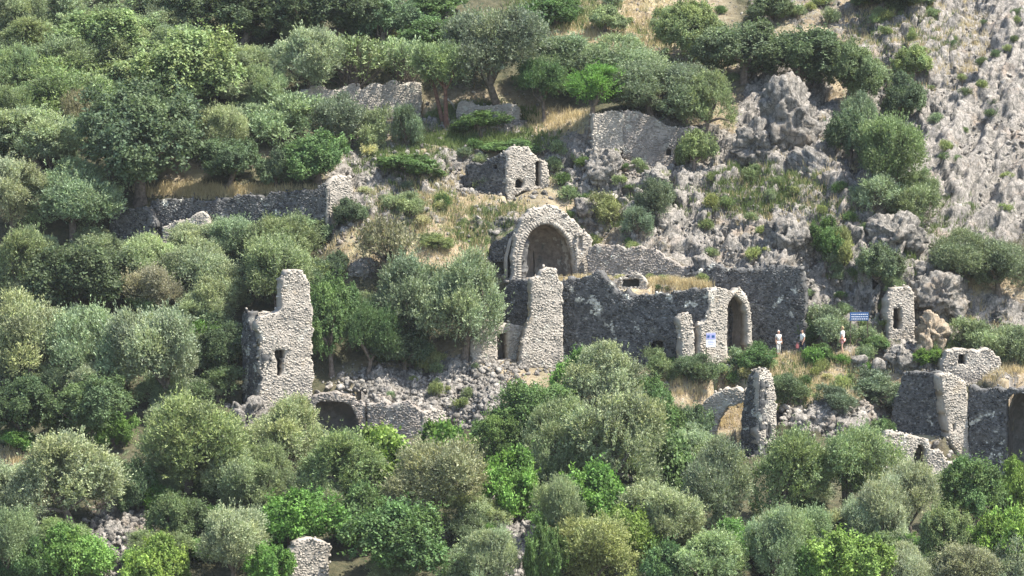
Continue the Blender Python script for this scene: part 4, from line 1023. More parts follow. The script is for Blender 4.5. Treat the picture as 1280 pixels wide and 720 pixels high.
T_ = [
# top left
('olive','grey',20,-10,60,70,'grey-green tree in the extreme top left corner of the hillside'),
('carob','olive',128,2,92,140,'wide bright green tree just right of the whitish boulder at the top left'),
('olive','sage',66,55,122,120,'feathery yellow-green tree below the wide bright green tree at the top left'),
('olive','grey',152,30,92,80,'grey olive showing between the wide bright green tree and the big olive-green crown'),
('bush','grey',195,14,48,46,'small grey bush against the dark trees at the top'),
('carob','olive',248,28,152,165,'very large olive-green crown at the upper left'),
('mastic','olive',168,62,120,100,'mid-green bush at the left foot of the very large olive-green crown'),
('olive','olive',85,78,150,150,'broad olive-green tree below the feathery yellow-green tree'),
('olive','tan',106,114,185,52,'narrow tan-grey tree beside the big dark carob'),
('olive','pale',52,140,215,120,'pale grey-green olive left of the big dark carob'),
('olive','sage',12,110,180,70,'dull green tree at the left edge above the pale olives'),
('carob','dark',176,106,252,165,'big dark carob spreading above the terrace wall block'),
('olive','grey',280,136,205,68,'grey-green olive to the right of the big dark carob'),
('carob','deep',286,165,232,92,'dark green tree above the middle of the long terrace wall'),
('olive','pale',16,200,292,85,'pale olive at the left edge level with the terrace wall block'),
('olive','sage',92,205,300,118,'green round tree left of the terrace wall block'),
('carob','dark',300,-25,62,130,'dark tall tree at the top between the very large crown and the shaded wood'),
('carob','dark',385,-30,60,120,'darkest tree of the shaded wood along the top edge'),
('carob','deep',445,-25,52,110,'right-hand dark tree of the shaded wood along the top edge'),
('carob','deep',235,-22,30,90,'dark tree cut by the top edge above the small grey bush'),
('mastic','blue',375,12,62,50,'bluish-green bush in front of the shaded wood'),
('olive','grey',385,36,122,86,'rounded grey olive standing above the left end of the pinkish terrace wall'),
('olive','sage',335,86,152,62,'grey-green olive between the very large crown and the pinkish terrace wall'),
('bush','sage',357,124,184,92,'rounded sage bush in front of the left end of the pinkish terrace wall'),
('bush','blue',430,124,186,70,'grey-green bush under the middle of the pinkish terrace wall'),
('bush','grey',468,140,186,50,'grey bush below the blue cloth'),
('bush','blue',507,136,184,36,'small dark upright bush under the right end of the pinkish terrace wall'),
('mastic','green',398,168,228,88,'glossy green bush above the sunlit end of the long terrace wall'),
('mastic','deep',345,188,232,50,'dark bush left of the glossy green bush'),
('twiggy','olive',440,52,112,110,'twiggy thicket growing along the top of the pinkish terrace wall'),
('twiggy','sage',505,55,110,80,'twiggy grey thicket behind the tree with two red-brown trunks'),
('twin','sage',556,58,156,72,'olive with two red-brown trunks at the end of the pinkish terrace wall'),
('olive','blue',622,18,136,120,'large shadowy blue-green olive behind the low terrace wall'),
('olive','olive',590,20,112,70,'olive-green tree between the two-trunked tree and the large shadowy olive'),
('mastic','green',545,18,66,100,'green scrub mound on the slope right of the shaded wood'),
('mastic','deep',480,-5,60,80,'dark green mound at the right edge of the shaded wood'),
('pine','green',680,72,155,62,'slender young pine with a bare trunk on the high terrace'),
('pine','bright',740,82,158,84,'brighter and wider young pine just above the upper broken wall'),
('olive','sage',700,46,112,110,'left half of the long grey-green hedge of olives above the pines'),
('olive','sage',775,48,112,110,'right half of the long grey-green hedge of olives above the pines'),
('olive','blue',815,78,150,104,'dense grey-green thicket right of the brighter pine'),
('olive','olive',880,96,172,72,'olive-green thicket hanging over the right end of the upper broken wall'),
('olive','blue',855,84,150,90,'upper part of the grey-green thicket beside the bare slope'),
('mastic','green',692,-10,34,80,'bright scrub patch at the top edge above the hedge of olives'),
('mastic','olive',755,5,40,50,'dull scrub at the top beside the bright scrub patch'),
('carob','olive',868,0,80,85,'olive-brown tree on the bare upper slope'),
('carob','deep',930,18,104,120,'dark evergreen behind the great pale crag'),
('carob','dark',1005,30,122,120,'dark evergreen right above the great pale crag'),
('carob','deep',1058,52,136,84,'dark green tree spilling down the right side of the great pale crag'),
('mastic','sage',1092,72,112,44,'light sage shrub on the right rim of the dark evergreens'),
('mastic','deep',1125,92,152,54,'round dark shrub alone in the scree right of the evergreens'),
('mastic','olive',1142,55,102,50,'olive-green shrub in the scree above the round dark shrub'),
('mastic','deep',1062,140,205,56,'green shrub in the gully behind the great crag'),
('olive','olive',1116,152,262,100,'big olive-green tree in the gully above the bare grey slab'),
('olive','sage',1150,214,270,50,'lower sage tree leaning out of the gully on the right'),
('bush','sage',1075,120,170,40,'small sage bush between the evergreens and the big gully tree'),
('mastic','dark',1110,-25,8,100,'dark shrub mass cut by the top edge over the scree'),
('mastic','deep',965,-8,26,60,'dark green shrub at the top edge above the evergreens'),
('olive','blue',1195,290,356,84,'left end of the long dark grey bush on the right-hand slope'),
('olive','blue',1248,300,370,96,'right end of the long dark grey bush on the right-hand slope'),
('mastic','deep',1092,306,362,62,'dark green bush above the blue signboard'),
('mastic','green',1032,272,326,46,'green bush on the ledge above the end of the dark church wall'),
('bush','yellow',1055,290,330,36,'yellowish bush beside the green ledge bush'),
('bush','sage',1035,388,434,60,'soft grey-green bush right of the dark church wall behind the walkers'),
('mastic','green',1094,418,440,34,'green weeds under the signboard'),
('mastic','olive',868,164,212,48,'ivy-like shrub filling the corner of the upper broken wall'),
('bush','blue',818,228,278,44,'blue-green shrub on the crag right above the brown retaining wall'),
('bush','yellow',762,244,280,46,'yellow-green shrub right of the apse rubble heap'),
('bush','blue',796,262,296,36,'small dark shrub between the yellow-green and the blue-green shrubs'),
('mastic','green',515,192,220,84,'wide low bright bush in the middle of the terrace slope'),
('mastic','green',640,172,190,80,'bright green thicket right behind the roofless little house'),
('mastic','green',600,140,166,70,'green weeds under the low terrace wall'),
('bush','sage',510,242,270,44,'grey-green bush halfway down the terrace slope'),
('mastic','dark',436,248,282,42,'small dark bush right of the sunlit wall end'),
('bush','yellow',545,292,312,44,'yellowish tussock shrub on the bare orange slope'),
('mastic','green',545,-14,26,90,'green scrub at the top edge between the shaded wood and the bare patch'),
('olive','grey',70,-30,40,80,'grey olive cut by the top edge right of the corner tree'),
('olive','sage',10,60,135,70,'sage tree at the left edge below the top corner tree'),
('bush','sage',1092,222,268,56,'sage bush at the left foot of the big gully tree'),
('bush','olive',1138,236,288,60,'olive-green bush at the right foot of the big gully tree'),
('mastic','deep',866,508,560,54,'deep green bush against the left springing of the broken arch'),
('mastic','green',1010,395,436,40,'green bush right beside the pale broken edge of the dark end wall'),
('bush','sage',1122,345,380,30,'small sage bush on top of the rock-cut doorway'),
# left middle
('olive','sage',300,274,340,86,'olive below the middle of the dark long terrace wall'),
('olive','olive',348,272,345,92,'olive-yellow tree below the right part of the long terrace wall'),
('olive','pale',245,302,380,95,'pale tan olive below the collapsed wall fragment'),
('olive','pale',192,294,360,75,'pale rounded olive below the terrace wall block'),
('carob','dark',95,292,402,140,'dark leathery carob at the left among pale olives'),
('olive','sage',30,290,385,85,'grey-green olive at the left edge beside the dark leathery carob'),
('olive','brown',190,335,405,75,'brownish thin-leaved tree right of the dark leathery carob'),
('olive','sage',345,300,400,110,'sage olive above the top of the pale broken tower'),
('olive','pale',275,345,420,85,'pale olive left of the broken tower top'),
('carob','dark',285,400,480,75,'dark shaded tree against the shadowed side of the pale tower'),
('mastic','bright',250,395,440,50,'bright green bush left of the dark shaded tree by the tower'),
('olive','pale',48,368,490,130,'huge pale olive at the left edge below the dark leathery carob'),
('olive','sage',120,385,500,110,'sage olive right of the huge pale olive'),
('olive','yellow',140,425,485,60,'yellowish thin tree between two pale olives at left'),
('olive','pale',205,390,520,110,'big silvery olive left of the tower'),
('carob','green',415,345,470,75,'mid-green tree immediately right of the pale tower'),
('olive','green',460,385,472,68,'rounded green tree between the tower and the great grey olive'),
('olive','blue',510,330,452,110,'left half of the great grey olive in the middle of the picture'),
('olive','grey',580,318,450,115,'right half of the great grey olive in the middle of the picture'),
('twiggy','brown',488,278,350,84,'brown twiggy bush above the great grey olive'),
('mastic','dark',424,314,352,34,'little dark bush beside the half-hidden pale rock'),
('carob','dark',505,400,466,80,'deep shaded bush under the great grey olive'),
('bush','yellow',535,430,462,36,'small yellow-green bush by the trunk of the great grey olive'),
# lower left
('carob','dark',40,465,560,110,'dark evergreen in the shade at the left edge above the dry patch'),
('carob','deep',120,470,560,110,'dark tree between the dry patch and the silvery olive'),
('olive','olive',232,498,625,150,'olive-green tree with a visible dark trunk left of the vault'),
('mastic','bright',142,515,560,60,'bright green shrub above the large pale olive at lower left'),
('mastic','bright',22,535,565,56,'bright green shrub beside the dry patch at the left edge'),
('olive','pale',95,550,668,140,'large pale olive in the lower left with a stony gap beneath it'),
('olive','pale',30,580,668,90,'left neighbour of the large pale olive at the left edge'),
('mastic','deep',175,575,640,50,'dark bush at the foot of the visible trunk'),
('olive','sage',8,640,740,70,'grey-green tree in the bottom left corner'),
('mastic','bright',100,655,735,90,'bright green bush left of the bottom left stony gap'),
('mastic','green',45,665,735,60,'green bush in the bottom left beside the corner tree'),
('carob','deep',220,605,690,80,'dark green bush right of the bottom left stony gap'),
('olive','grey',300,570,650,80,'grey olive below the visible trunk tree'),
('olive','pale',360,500,600,100,'pale olive right at the foot of the pale tower'),
('olive','sage',325,555,640,80,'sage olive in the thicket below the tower'),
('olive','olive',430,545,640,110,'olive-green tree below the dark-mouthed vault'),
('fig','lime',480,538,622,76,'big-leaved lime green fig below the rubble slope'),
('fig','bright',545,532,612,64,'second big-leaved fig just right of the lime green fig'),
('olive','tan',557,555,672,130,'pale yellow-olive tree in the lower middle'),
('mastic','bright',375,615,700,110,'bright green bush left of the broken stone pillar'),
('olive','grey',290,640,740,95,'grey-green olive bush left of the broken stone pillar at the bottom'),
('mastic','lime',200,670,745,80,'lime green bush at the bottom edge left of the grey-green one'),
('carob','green',500,618,745,150,'dark green spreading tree at the bottom right of the broken stone pillar'),
('olive','pale',608,660,750,70,'pale tree at the bottom between the spreading tree and the stony gap'),
('mastic','green',448,600,690,80,'green bush above the spreading tree at the bottom'),
('mastic','bright',340,680,745,60,'bright bush at the bottom edge left of the stone pillar'),
# lower middle
('carob','green',622,512,585,84,'leafy green tree just right of the rubble slope'),
('carob','green',660,462,570,110,'full green tree directly below the tall church pier'),
('olive','pale',755,432,522,95,'pale olive in front of the black church wall'),
('mastic','bright',720,438,500,60,'bright bush against the foot of the tall church pier'),
('olive','sage',700,500,610,90,'grey-green olive below the full green tree'),
('olive','grey',755,496,622,130,'large grey-green olive in the centre of the lower slope'),
('mastic','green',822,500,575,66,'tangled green bush left of the leaning arch ruin'),
('fig','green',842,552,622,70,'large-leaved bush in front of the broken arch stub'),
('mastic','green',810,470,520,60,'small green bush below the right part of the black church wall'),
('bush','deep',873,445,480,50,'dark bush at the foot of the arched doorway'),
('bush','sage',825,440,480,40,'sage bush under the dark hole in the black church wall'),
('mastic','bright',640,562,650,80,'bright green bush left of the large central grey-green olive'),
('mastic','bright',745,575,668,100,'bright green bush below the large central grey-green olive'),
('olive','sage',695,600,690,70,'sage bush right of the bottom middle stony gap'),
('olive','pale',825,610,700,110,'pale green olive in the lower middle right'),
('mastic','lime',790,635,715,80,'lime bush beside the pale green olive'),
('olive','yellow',735,650,750,120,'yellowish olive at the bottom right of the stony gap'),
('olive','blue',898,552,668,100,'shadowy grey olive under the leaning arch ruin'),
('mastic','bright',915,648,705,70,'bright green bush below the shadowy grey olive'),
('olive','sage',885,665,750,110,'sage olive at the bottom below the bright bush'),
('mastic','green',828,672,750,70,'green bush at the bottom edge beside the small gap'),
('mastic','green',680,655,750,50,'green bush hugging the right side of the middle stony gap'),
# lower right
('olive','olive',985,540,660,110,'olive-green tree below the sunlit pier of the leaning arch'),
('olive','sage',1060,536,660,115,'soft sage tree left of the tiny arched opening'),
('olive','pale',1140,580,680,80,'pale olive under the tiny arched opening'),
('olive','grey',1105,600,700,70,'grey olive left of the pale olive under the low ruin'),
('carob','green',1215,565,670,90,'fresh green tree below the sunlit corner pier'),
('mastic','lime',1262,575,660,60,'lime green bush below the dark gateway'),
('mastic','lime',1252,630,735,90,'very bright lime bush at the right edge'),
('carob','olive',1180,630,725,70,'dark yellowish-green bush left of the very bright lime bush'),
('mastic','lime',1055,665,750,110,'lime green mound at the bottom right'),
('olive','pale',1130,680,750,60,'round pale bush at the bottom edge right of the lime mound'),
('olive','tan',1205,680,750,90,'pale straw-green bush at the bottom right corner'),
('olive','sage',965,640,740,80,'sage olive at the bottom right of the bright bush'),
('olive','sage',1010,635,720,70,'dull olive behind the lime green mound'),
('mastic','bright',1000,685,755,60,'bright bush at the bottom edge left of the lime mound'),
('olive','grey',1080,625,700,60,'grey-green olive directly above the lime mound'),
('olive','pale',1270,675,750,60,'pale bush in the bottom right corner'),
('bush','blue',1042,484,512,50,'dark low bush on the dry slope above the row of pale boulders'),
('bush','deep',985,470,506,46,'dark bush right behind the leaning pier'),
('bush','blue',1095,468,508,70,'grey-green bush left of the shadowed wall of the big building'),
('mastic','green',1105,520,550,34,'bright weeds at the foot of the shadowed wall'),
('mastic','green',945,435,462,60,'green weeds at the foot of the dark wall near the doorway'),
('mastic','green',1025,428,452,40,'green bush between the two walkers'),
('mastic','bright',1160,432,458,40,'bright weeds right of the dome-shaped boulder'),
('bush','sage',1215,405,450,70,'soft sage bush above the squat masonry block'),
('bush','sage',1265,410,452,60,'soft sage bush at the right edge above the dry grass'),
]
for row in T_: plant(*row)
# many low shrubs among the rocks and terraces
def shrubs(poly, n, lo, hi, tints, label, group, seed):
    r = random.Random(seed); us = [a for a, _ in poly]; vsx = [b for _, b in poly]; k = 0
    while k < n:
        u, v = r.uniform(min(us), max(us)), r.uniform(min(vsx), max(vsx))
        if not in_poly(np.array([u]), np.array([v]), poly)[0]: continue
        w = r.uniform(lo, hi); plant('scrub', r.choice(tints), u, v - w * r.uniform(.5, .8), v, w, label, group, True); k += 1
shrubs([(1130,20),(1280,0),(1280,280),(1200,280),(1170,180),(1150,80)], 28, 8, 18, ['sage', 'olive', 'yellow', 'deep'], 'low shrub dotting the pale scree at the right side of the hillside', 'shrubs of the scree', 1)
shrubs([(900,215),(1010,190),(1090,285),(1000,330),(880,330),(860,250)], 24, 8, 20, ['olive', 'yellow', 'sage', 'green'], 'low shrub in the cracks of the crags above the dark church wall', 'shrubs of the crags', 2)
shrubs([(440,180),(640,160),(620,300),(480,330),(430,260)], 20, 9, 20, ['green', 'sage', 'yellow', 'straw', 'blue'], 'low shrub on the dry terrace slope around the roofless little house', 'shrubs of the terrace slope', 3)
shrubs([(690,170),(740,190),(860,220),(860,310),(740,320),(690,240)], 26, 10, 24, ['green', 'sage', 'yellow'], 'low shrub on the stony slope between the apse and the upper broken wall', 'shrubs between apse and upper wall', 4)
shrubs([(830,450),(1090,445),(1110,510),(960,515),(830,490)], 30, 10, 26, ['green', 'bright', 'yellow', 'straw', 'sage'], 'low shrub on the dry slope below the walkers', 'shrubs below the walkers', 5)
shrubs([(660,0),(900,0),(920,110),(800,60),(660,40)], 26, 10, 26, ['green', 'sage', 'olive'], 'low shrub on the bare upper slope near the top edge', 'shrubs of the upper slope', 6)
shrubs([(960,0),(1180,0),(1150,60),(1000,30)], 20, 10, 24, ['sage', 'olive', 'yellow'], 'low shrub on the ridge above the dark evergreens', 'shrubs of the ridge', 7)
shrubs([(470,455),(620,455),(590,515),(480,500)], 12, 10, 20, ['sage', 'olive', 'yellow'], 'low weed growing in the rubble slope', 'weeds of the rubble slope', 8)
shrubs([(1000,330),(1110,340),(1110,440),(1010,420)], 16, 12, 26, ['sage', 'olive', 'green'], 'low shrub on the bank behind the signboard', 'shrubs behind the signboard', 9)
shrubs([(700,345),(930,350),(930,362),(780,366)], 12, 7, 14, ['yellow', 'straw', 'green'], 'small weed on top of the black church wall', 'weeds on the church wall', 10)
shrubs([(1160,430),(1280,420),(1280,470),(1160,460)], 14, 12, 28, ['sage', 'yellow', 'green'], 'low shrub around the squat masonry block', 'shrubs round the masonry block', 11)
KEEP = [(152, 672, 46, 60), (643, 675, 34, 60), (385, 705, 44, 50), (810, 705, 26, 24), (540, 500, 110, 55), (930, 530, 62, 60), (40, 570, 44, 20)]   # places that stay open
# undergrowth that closes the canopy
def under(poly, n, label, group, seed, tints, kinds=('bush', 'mastic'), lo=34, hi=62):
    r = random.Random(seed); us = [a for a, _ in poly]; vsx = [b for _, b in poly]; k = 0
    while k < n:
        u, v = r.uniform(min(us), max(us)), r.uniform(min(vsx), max(vsx))
        if not in_poly(np.array([u]), np.array([v]), poly)[0]: continue
        if any(((u - e[0]) / e[2]) ** 2 + ((v - 10 - e[1]) / e[3]) ** 2 < 1 for e in KEEP): continue
        w = r.uniform(lo, hi); plant(r.choice(kinds), r.choice(tints), u, v - w * r.uniform(.5, .75), v, w, label, group, True); k += 1
under([(0,0),(320,0),(340,180),(140,240),(0,300)], 38, 'undergrowth bush between the trees of the upper left wood', 'undergrowth of the upper left wood', 21, ['sage', 'olive', 'deep', 'grey'])
under([(0,300),(290,300),(290,520),(0,560)], 34, 'undergrowth bush between the olives left of the tower', 'undergrowth left of the tower', 22, ['sage', 'grey', 'deep', 'pale'])
under([(0,560),(120,690),(190,600),(600,610),(620,740),(0,740)], 40, 'undergrowth bush between the trees of the lower left slope', 'undergrowth of the lower left slope', 23, ['sage', 'green', 'bright', 'grey', 'deep'])
under([(560,540),(880,560),(900,620),(1280,620),(1280,740),(670,740),(660,620)], 52, 'undergrowth bush between the trees of the lower right slope', 'undergrowth of the lower right slope', 24, ['sage', 'green', 'bright', 'grey', 'deep', 'olive'])
under([(300,280),(420,300),(400,340),(480,380),(470,440),(400,440),(300,340)], 14, 'undergrowth bush between the terrace wall and the tower', 'undergrowth above the tower', 25, ['sage', 'olive', 'deep'])

under([(0,580),(130,600),(300,540),(600,600),(640,740),(0,740)], 22, 'small olive between the trees of the lower left slope', 'small olives of the lower left slope', 31, ['sage', 'grey', 'pale', 'olive'], ('olive',), 50, 85)
under([(600,520),(880,560),(900,600),(1280,610),(1280,740),(670,740)], 28, 'small olive between the trees of the lower right slope', 'small olives of the lower right slope', 32, ['sage', 'grey', 'pale', 'olive', 'green'], ('olive',), 50, 85)
under([(0,60),(300,60),(330,160),(120,230),(0,300)], 14, 'small olive between the trees of the upper left wood', 'small olives of the upper left wood', 33, ['sage', 'grey', 'olive'], ('olive',), 50, 85)
under([(0,310),(280,310),(280,500),(0,540)], 14, 'small olive among the olives left of the tower', 'small olives left of the tower', 34, ['sage', 'grey', 'pale'], ('olive',), 50, 85)

# labels for the scattered plants and stones: where each lies from the nearest landmark
MARKS = [('the window tower', 350, 430), ('the dark-mouthed vault', 420, 520), ('the small doorway ruin', 620, 430), ('the tall church pier', 680, 400), ('the great apse', 688, 305), ('the black church wall', 790, 410), ('the arched doorway', 922, 405),
 ('the dark end wall', 965, 385), ('the little house ruin', 634, 220), ('the upper broken wall', 790, 170), ('the pinkish terrace wall', 440, 130), ('the low terrace wall', 612, 142), ('the long dark terrace wall', 320, 265), ('the terrace wall block', 160, 285),
 ('the leaning arch ruin', 940, 520), ('the sunlit corner pier', 1193, 520), ('the dark gateway', 1275, 540), ('the squat masonry block', 1215, 455), ('the tiny arched opening', 1150, 570), ('the rock-cut doorway', 1127, 395), ('the broken stone pillar', 385, 700),
 ('the great pale crag', 985, 150), ('the blue signboard', 1074, 396), ('the big gully tree', 1110, 210), ('the long grey bush', 1220, 340), ('the brown retaining wall', 800, 328), ('the big dark carob', 176, 180), ('the dark leathery carob', 95, 350),
 ('the huge pale olive', 48, 430), ('the lower left pale olive', 95, 610), ('the great grey olive', 545, 385), ('the two-trunked olive', 556, 95), ('the young pines', 710, 110), ('the very large crown', 248, 90), ('the pale yellow-olive tree', 557, 610),
 ('the central grey-green olive', 755, 560), ('the very bright lime bush', 1252, 680), ('the lime green mound', 1055, 710), ('the lone dark shrub', 1125, 122), ('the bottom left stony gap', 152, 670), ('the bottom middle stony gap', 643, 672), ('the bare grey slab', 1045, 235), ('the row of pale boulders', 1035, 522), ('the woman in pink shorts', 1053, 425)]
BINS = {}
for o, u, v, adj, noun in AUTO:
    nm, mu, mv = min(MARKS, key=lambda m: math.hypot(m[1] - u, (m[2] - v) * 1.2)); du, dv = u - mu, v - mv; far = math.hypot(du, dv) > 75
    rel = ('right of ' if du > 0 else 'left of ') if abs(du) > abs(dv) * 1.1 else ('below ' if dv > 0 else 'above ')
    BINS.setdefault((' '.join(x for x in (adj, noun) if x) + ' ' + ('some way ' if far else 'close ' if rel[0] in 'rl' else 'just ') + rel + nm), []).append((u, o))
ORD = ['first', 'second', 'third', 'fourth', 'fifth', 'sixth', 'seventh', 'eighth', 'ninth', 'tenth', 'eleventh', 'twelfth', 'thirteenth', 'fourteenth', 'fifteenth', 'sixteenth', 'seventeenth', 'eighteenth', 'nineteenth', 'twentieth']
for txt, L in BINS.items():
    L.sort(key=lambda e: e[0])
    for i, (u, o) in enumerate(L):
        if len(L) == 1: o['label'] = txt
        elif i == 0: o['label'] = 'leftmost ' + txt
        elif i == len(L) - 1: o['label'] = 'rightmost ' + txt
        else: o['label'] = (ORD[i] if i < len(ORD) else 'further') + ' from left, ' + txt

# ------------------------------------------------------------------ walkers, signs, small things
def skin_mesh(name, verts, edges, radii, mat, parent, root_i=0, sub=1):
    me = bpy.data.meshes.new(name); me.from_pydata([tuple(v) for v in verts], edges, [])
    o = link(name, me, parent)
    m = o.modifiers.new('skin', 'SKIN'); m.use_smooth_shade = True
    for i, r_ in enumerate(radii):
        d = me.skin_vertices[0].data[i]; d.radius = (r_, r_) if not isinstance(r_, tuple) else r_; d.use_root = i == root_i
    if sub: s_ = o.modifiers.new('subdivision', 'SUBSURF'); s_.levels = sub; s_.render_levels = sub
    me.materials.append(mat); return o
M_SKIN = mat_plain('skin', (.50, .30, .21), .6, .08); M_HAIR = mat_plain('blond_hair', (.42, .32, .17), .7, .2); M_HAIRD = mat_plain('dark_hair', (.06, .045, .035), .7, .2)
M_WHITE = mat_plain('white_cloth', (.80, .80, .77), .85, .04); M_PINK = mat_plain('pink_cloth', (.72, .36, .34), .85, .06); M_NAVY = mat_plain('dark_cloth', (.035, .038, .055), .85, .1)
M_RED = mat_plain('red_cloth', (.45, .15, .14), .85, .1); M_PALE = mat_plain('pale_cloth', (.62, .60, .56), .85, .15); M_SHOE = mat_plain('shoe', (.12, .11, .10), .8, .1)
def person(u, v, hpx, face, label, shirt, lower, long_trousers, hair, bag=None):
    p = hit(u, v); s = (p[1] - CAM[1]) / F; k = hpx * s / 1.72
    root = link('person', None, None, (p[0], p[1], p[2] + .02), label=label, cat='person'); root.scale = (k, k, k); root.rotation_euler = (0, 0, face)
    # facing +y at rotation 0; x is the person's side
    Vb = [(0, 0, .96), (0, .01, 1.15), (0, 0, 1.33), (0, .0, 1.44), (0, .01, 1.52), (0, .03, 1.60), (0, .02, 1.68)]
    E = [(0, 1), (1, 2), (2, 3), (3, 4), (4, 5), (5, 6)]; Rr = [.125, .115, .125, .07, .055, .085, .06]
    for sx in (-1, 1):
        b = len(Vb); st = .10 if sx > 0 else -.06
        Vb += [(sx * .095, 0, .90), (sx * .10, st * .4 + .03, .50), (sx * .10, st, .10), (sx * .10, st + .02, .05), (sx * .11, st + .16, .03)]
        E += [(0, b), (b, b + 1), (b + 1, b + 2), (b + 2, b + 3), (b + 3, b + 4)]; Rr += [.085, .058, .038, .038, .03]
        b = len(Vb)
        Vb += [(sx * .17, 0, 1.37), (sx * .22, -.02, 1.12), (sx * .21, .09, .90), (sx * .21, .12, .83)]
        E += [(2, b), (b, b + 1), (b + 1, b + 2), (b + 2, b + 3)]; Rr += [.055, .042, .032, .028]
        for f in range(4):
            c = len(Vb); y = .09 + f * .02; ln = (.075, .085, .08, .06)[f]
            Vb += [(sx * .205, y, .80), (sx * .20, y + .005, .80 - ln * .55), (sx * .19, y + .01, .80 - ln)]
            E += [(b + 3, c), (c, c + 1), (c + 1, c + 2)]; Rr += [.011, .0095, .008]
        c = len(Vb); Vb += [(sx * .19, .155, .82), (sx * .175, .165, .78)]; E += [(b + 3, c), (c, c + 1)]; Rr += [.012, .010]
    skin_mesh('body', Vb, E, Rr, M_SKIN, root)
    top = [(0, 0, .93), (0, .01, 1.15), (0, 0, 1.33), (0, 0, 1.43)]; te = [(0, 1), (1, 2), (2, 3)]; tr = [.16, .145, .155, .085]
    for sx in (-1, 1):
        b = len(top); top += [(sx * .17, 0, 1.37), (sx * .205, -.01, 1.20)]; te += [(2, b), (b, b + 1)]; tr += [.075, .065]
    skin_mesh('shirt', top, te, tr, shirt, root)
    lo = [(0, 0, .95)]; le = []; lr_ = [.145]
    for sx in (-1, 1):
        b = len(lo); st = .10 if sx > 0 else -.06
        lo += [(sx * .095, 0, .86), (sx * .10, st * .3 + .02, .62)]; le += [(0, b), (b, b + 1)]; lr_ += [.105, .09]
        if long_trousers:
            lo += [(sx * .10, st * .5 + .02, .45), (sx * .10, st, .12)]; le += [(b + 1, b + 2), (b + 2, b + 3)]; lr_ += [.075, .06]
    skin_mesh('trousers' if long_trousers else 'shorts', lo, le, lr_, lower, root)
    skin_mesh('hair', [(0, -.03, 1.52), (0, -.035, 1.62), (0, .01, 1.70), (0, .06, 1.71)], [(0, 1), (1, 2), (2, 3)], [.06, .085, .07, .035], hair, root)
    V, T = I1
    for sx in (-1, 1):
        link('eye', mk_mesh('eye', V * .011 + np.array([sx * .032, .112, 1.62]), None, T, M_HAIRD), root)
        link('ear', mk_mesh('ear', V * np.array([.012, .02, .03]) + np.array([sx * .088, .03, 1.61]), None, T, M_SKIN), root)
    link('nose', mk_mesh('nose', V * np.array([.012, .02, .022]) + np.array([0, .118, 1.595]), None, T, M_SKIN), root)
    link('mouth', mk_mesh('mouth', V * np.array([.025, .008, .007]) + np.array([0, .108, 1.55]), None, T, M_RED), root)
    for sx in (-1, 1):
        st = .10 if sx > 0 else -.06
        skin_mesh('shoe', [(sx * .10, st - .03, .04), (sx * .11, st + .17, .03)], [(0, 1)], [.05, .042], M_SHOE, root)
    return root, k
person(1053, 443, 35, R(65), 'woman in a white top and pink shorts walking along the path', M_WHITE, M_PINK, False, M_HAIR)
rt, k = person(1003, 445, 33, R(115), 'person in a white shirt and dark trousers by the pale wall edge', M_WHITE, M_NAVY, True, M_HAIRD)
b = link('red_bag', None, None, rt.location + Vector((-.34, -.12, .62)), label='red bag held by the walker in dark trousers', cat='bag')
import bmesh
def box(w, d, h, bevel=.0, loc=(0, 0, 0)):
    bm = bmesh.new(); bmesh.ops.create_cube(bm, size=1); bmesh.ops.scale(bm, vec=(w, d, h), verts=bm.verts)
    if bevel: bmesh.ops.bevel(bm, geom=bm.edges[:], offset=bevel, segments=2, affect='EDGES')
    bmesh.ops.translate(bm, vec=loc, verts=bm.verts); return bm
def bm_obj(name, bm, mat, parent=None, **kw):
    me = bpy.data.meshes.new(name); bm.to_mesh(me); bm.free(); me.materials.append(mat); return link(name, me, parent, **kw)
bm_obj('bag_body', box(.22, .12, .28, .04), M_RED, b)
v_, q_ = tube([(-.07, 0, .13), (-.06, 0, .22), (.06, 0, .22), (.07, 0, .13)], [.012] * 4, 5)
link('bag_handle', mk_mesh('bag_handle', v_, q_, None, M_RED), b)
person(973, 444, 31, R(200), 'person in pale clothes half hidden by weeds before the dark wall', M_PALE, M_PALE, True, M_PALE)

M_BLUE = mat_plain('blue_sign_paint', (.045, .11, .25), .45, .05); M_SIGNW = mat_plain('white_sign_paint', (.78, .78, .78), .5, .03); M_POST = mat_plain('brown_post_paint', (.10, .07, .055), .6, .1); M_LILAC = mat_plain('lilac_print', (.38, .38, .62), .5, .1); M_TARP = mat_plain('blue_cloth', (.05, .13, .33), .7, .25)
def board(name, u, v, w, h, post_v, face, label, posts, build):
    g = hit(u, post_v); s = (g[1] - CAM[1]) / F; c = P(u, v, g[1]); 
    root = link(name, None, None, (c[0], c[1], g[2]), label=label, cat='sign'); root.rotation_euler = (0, 0, face)
    zc = c[2] - g[2]; build(root, s, zc)
    for px in posts:
        bm_obj('post', box(.06, .06, zc + h * s * .55 + .4, .008, (px * s, .05, (zc + h * s * .55 - .4) / 2)), M_POST, root)
def sign_a(root, s, zc):
    bm_obj('panel', box(24 * s, .03, 10.5 * s, .006, (0, 0, zc)), M_BLUE, root)
    rr = random.Random(3); bm = bmesh.new()
    for row, z in ((0, 2.6), (1, -.4), (2, -3.2)):
        x = -10.0
        while x < 9.5:
            w = rr.uniform(.7, 2.2); t = box(w * s, .008, 1.0 * s, 0, ((x + w / 2) * s, -.019, zc + z * s)); me_ = bpy.data.meshes.new('tmp'); t.to_mesh(me_); bm.from_mesh(me_); t.free(); bpy.data.meshes.remove(me_)
            x += w + rr.uniform(.4, 1.0)
    o = bm_obj('lettering', bm, M_SIGNW, root); o['kind'] = 'stuff'
board('signboard', 1074, 395.5, 24, 10.5, 436, R(6), 'blue signboard with white lettering on two brown posts', (-11, 11), sign_a)
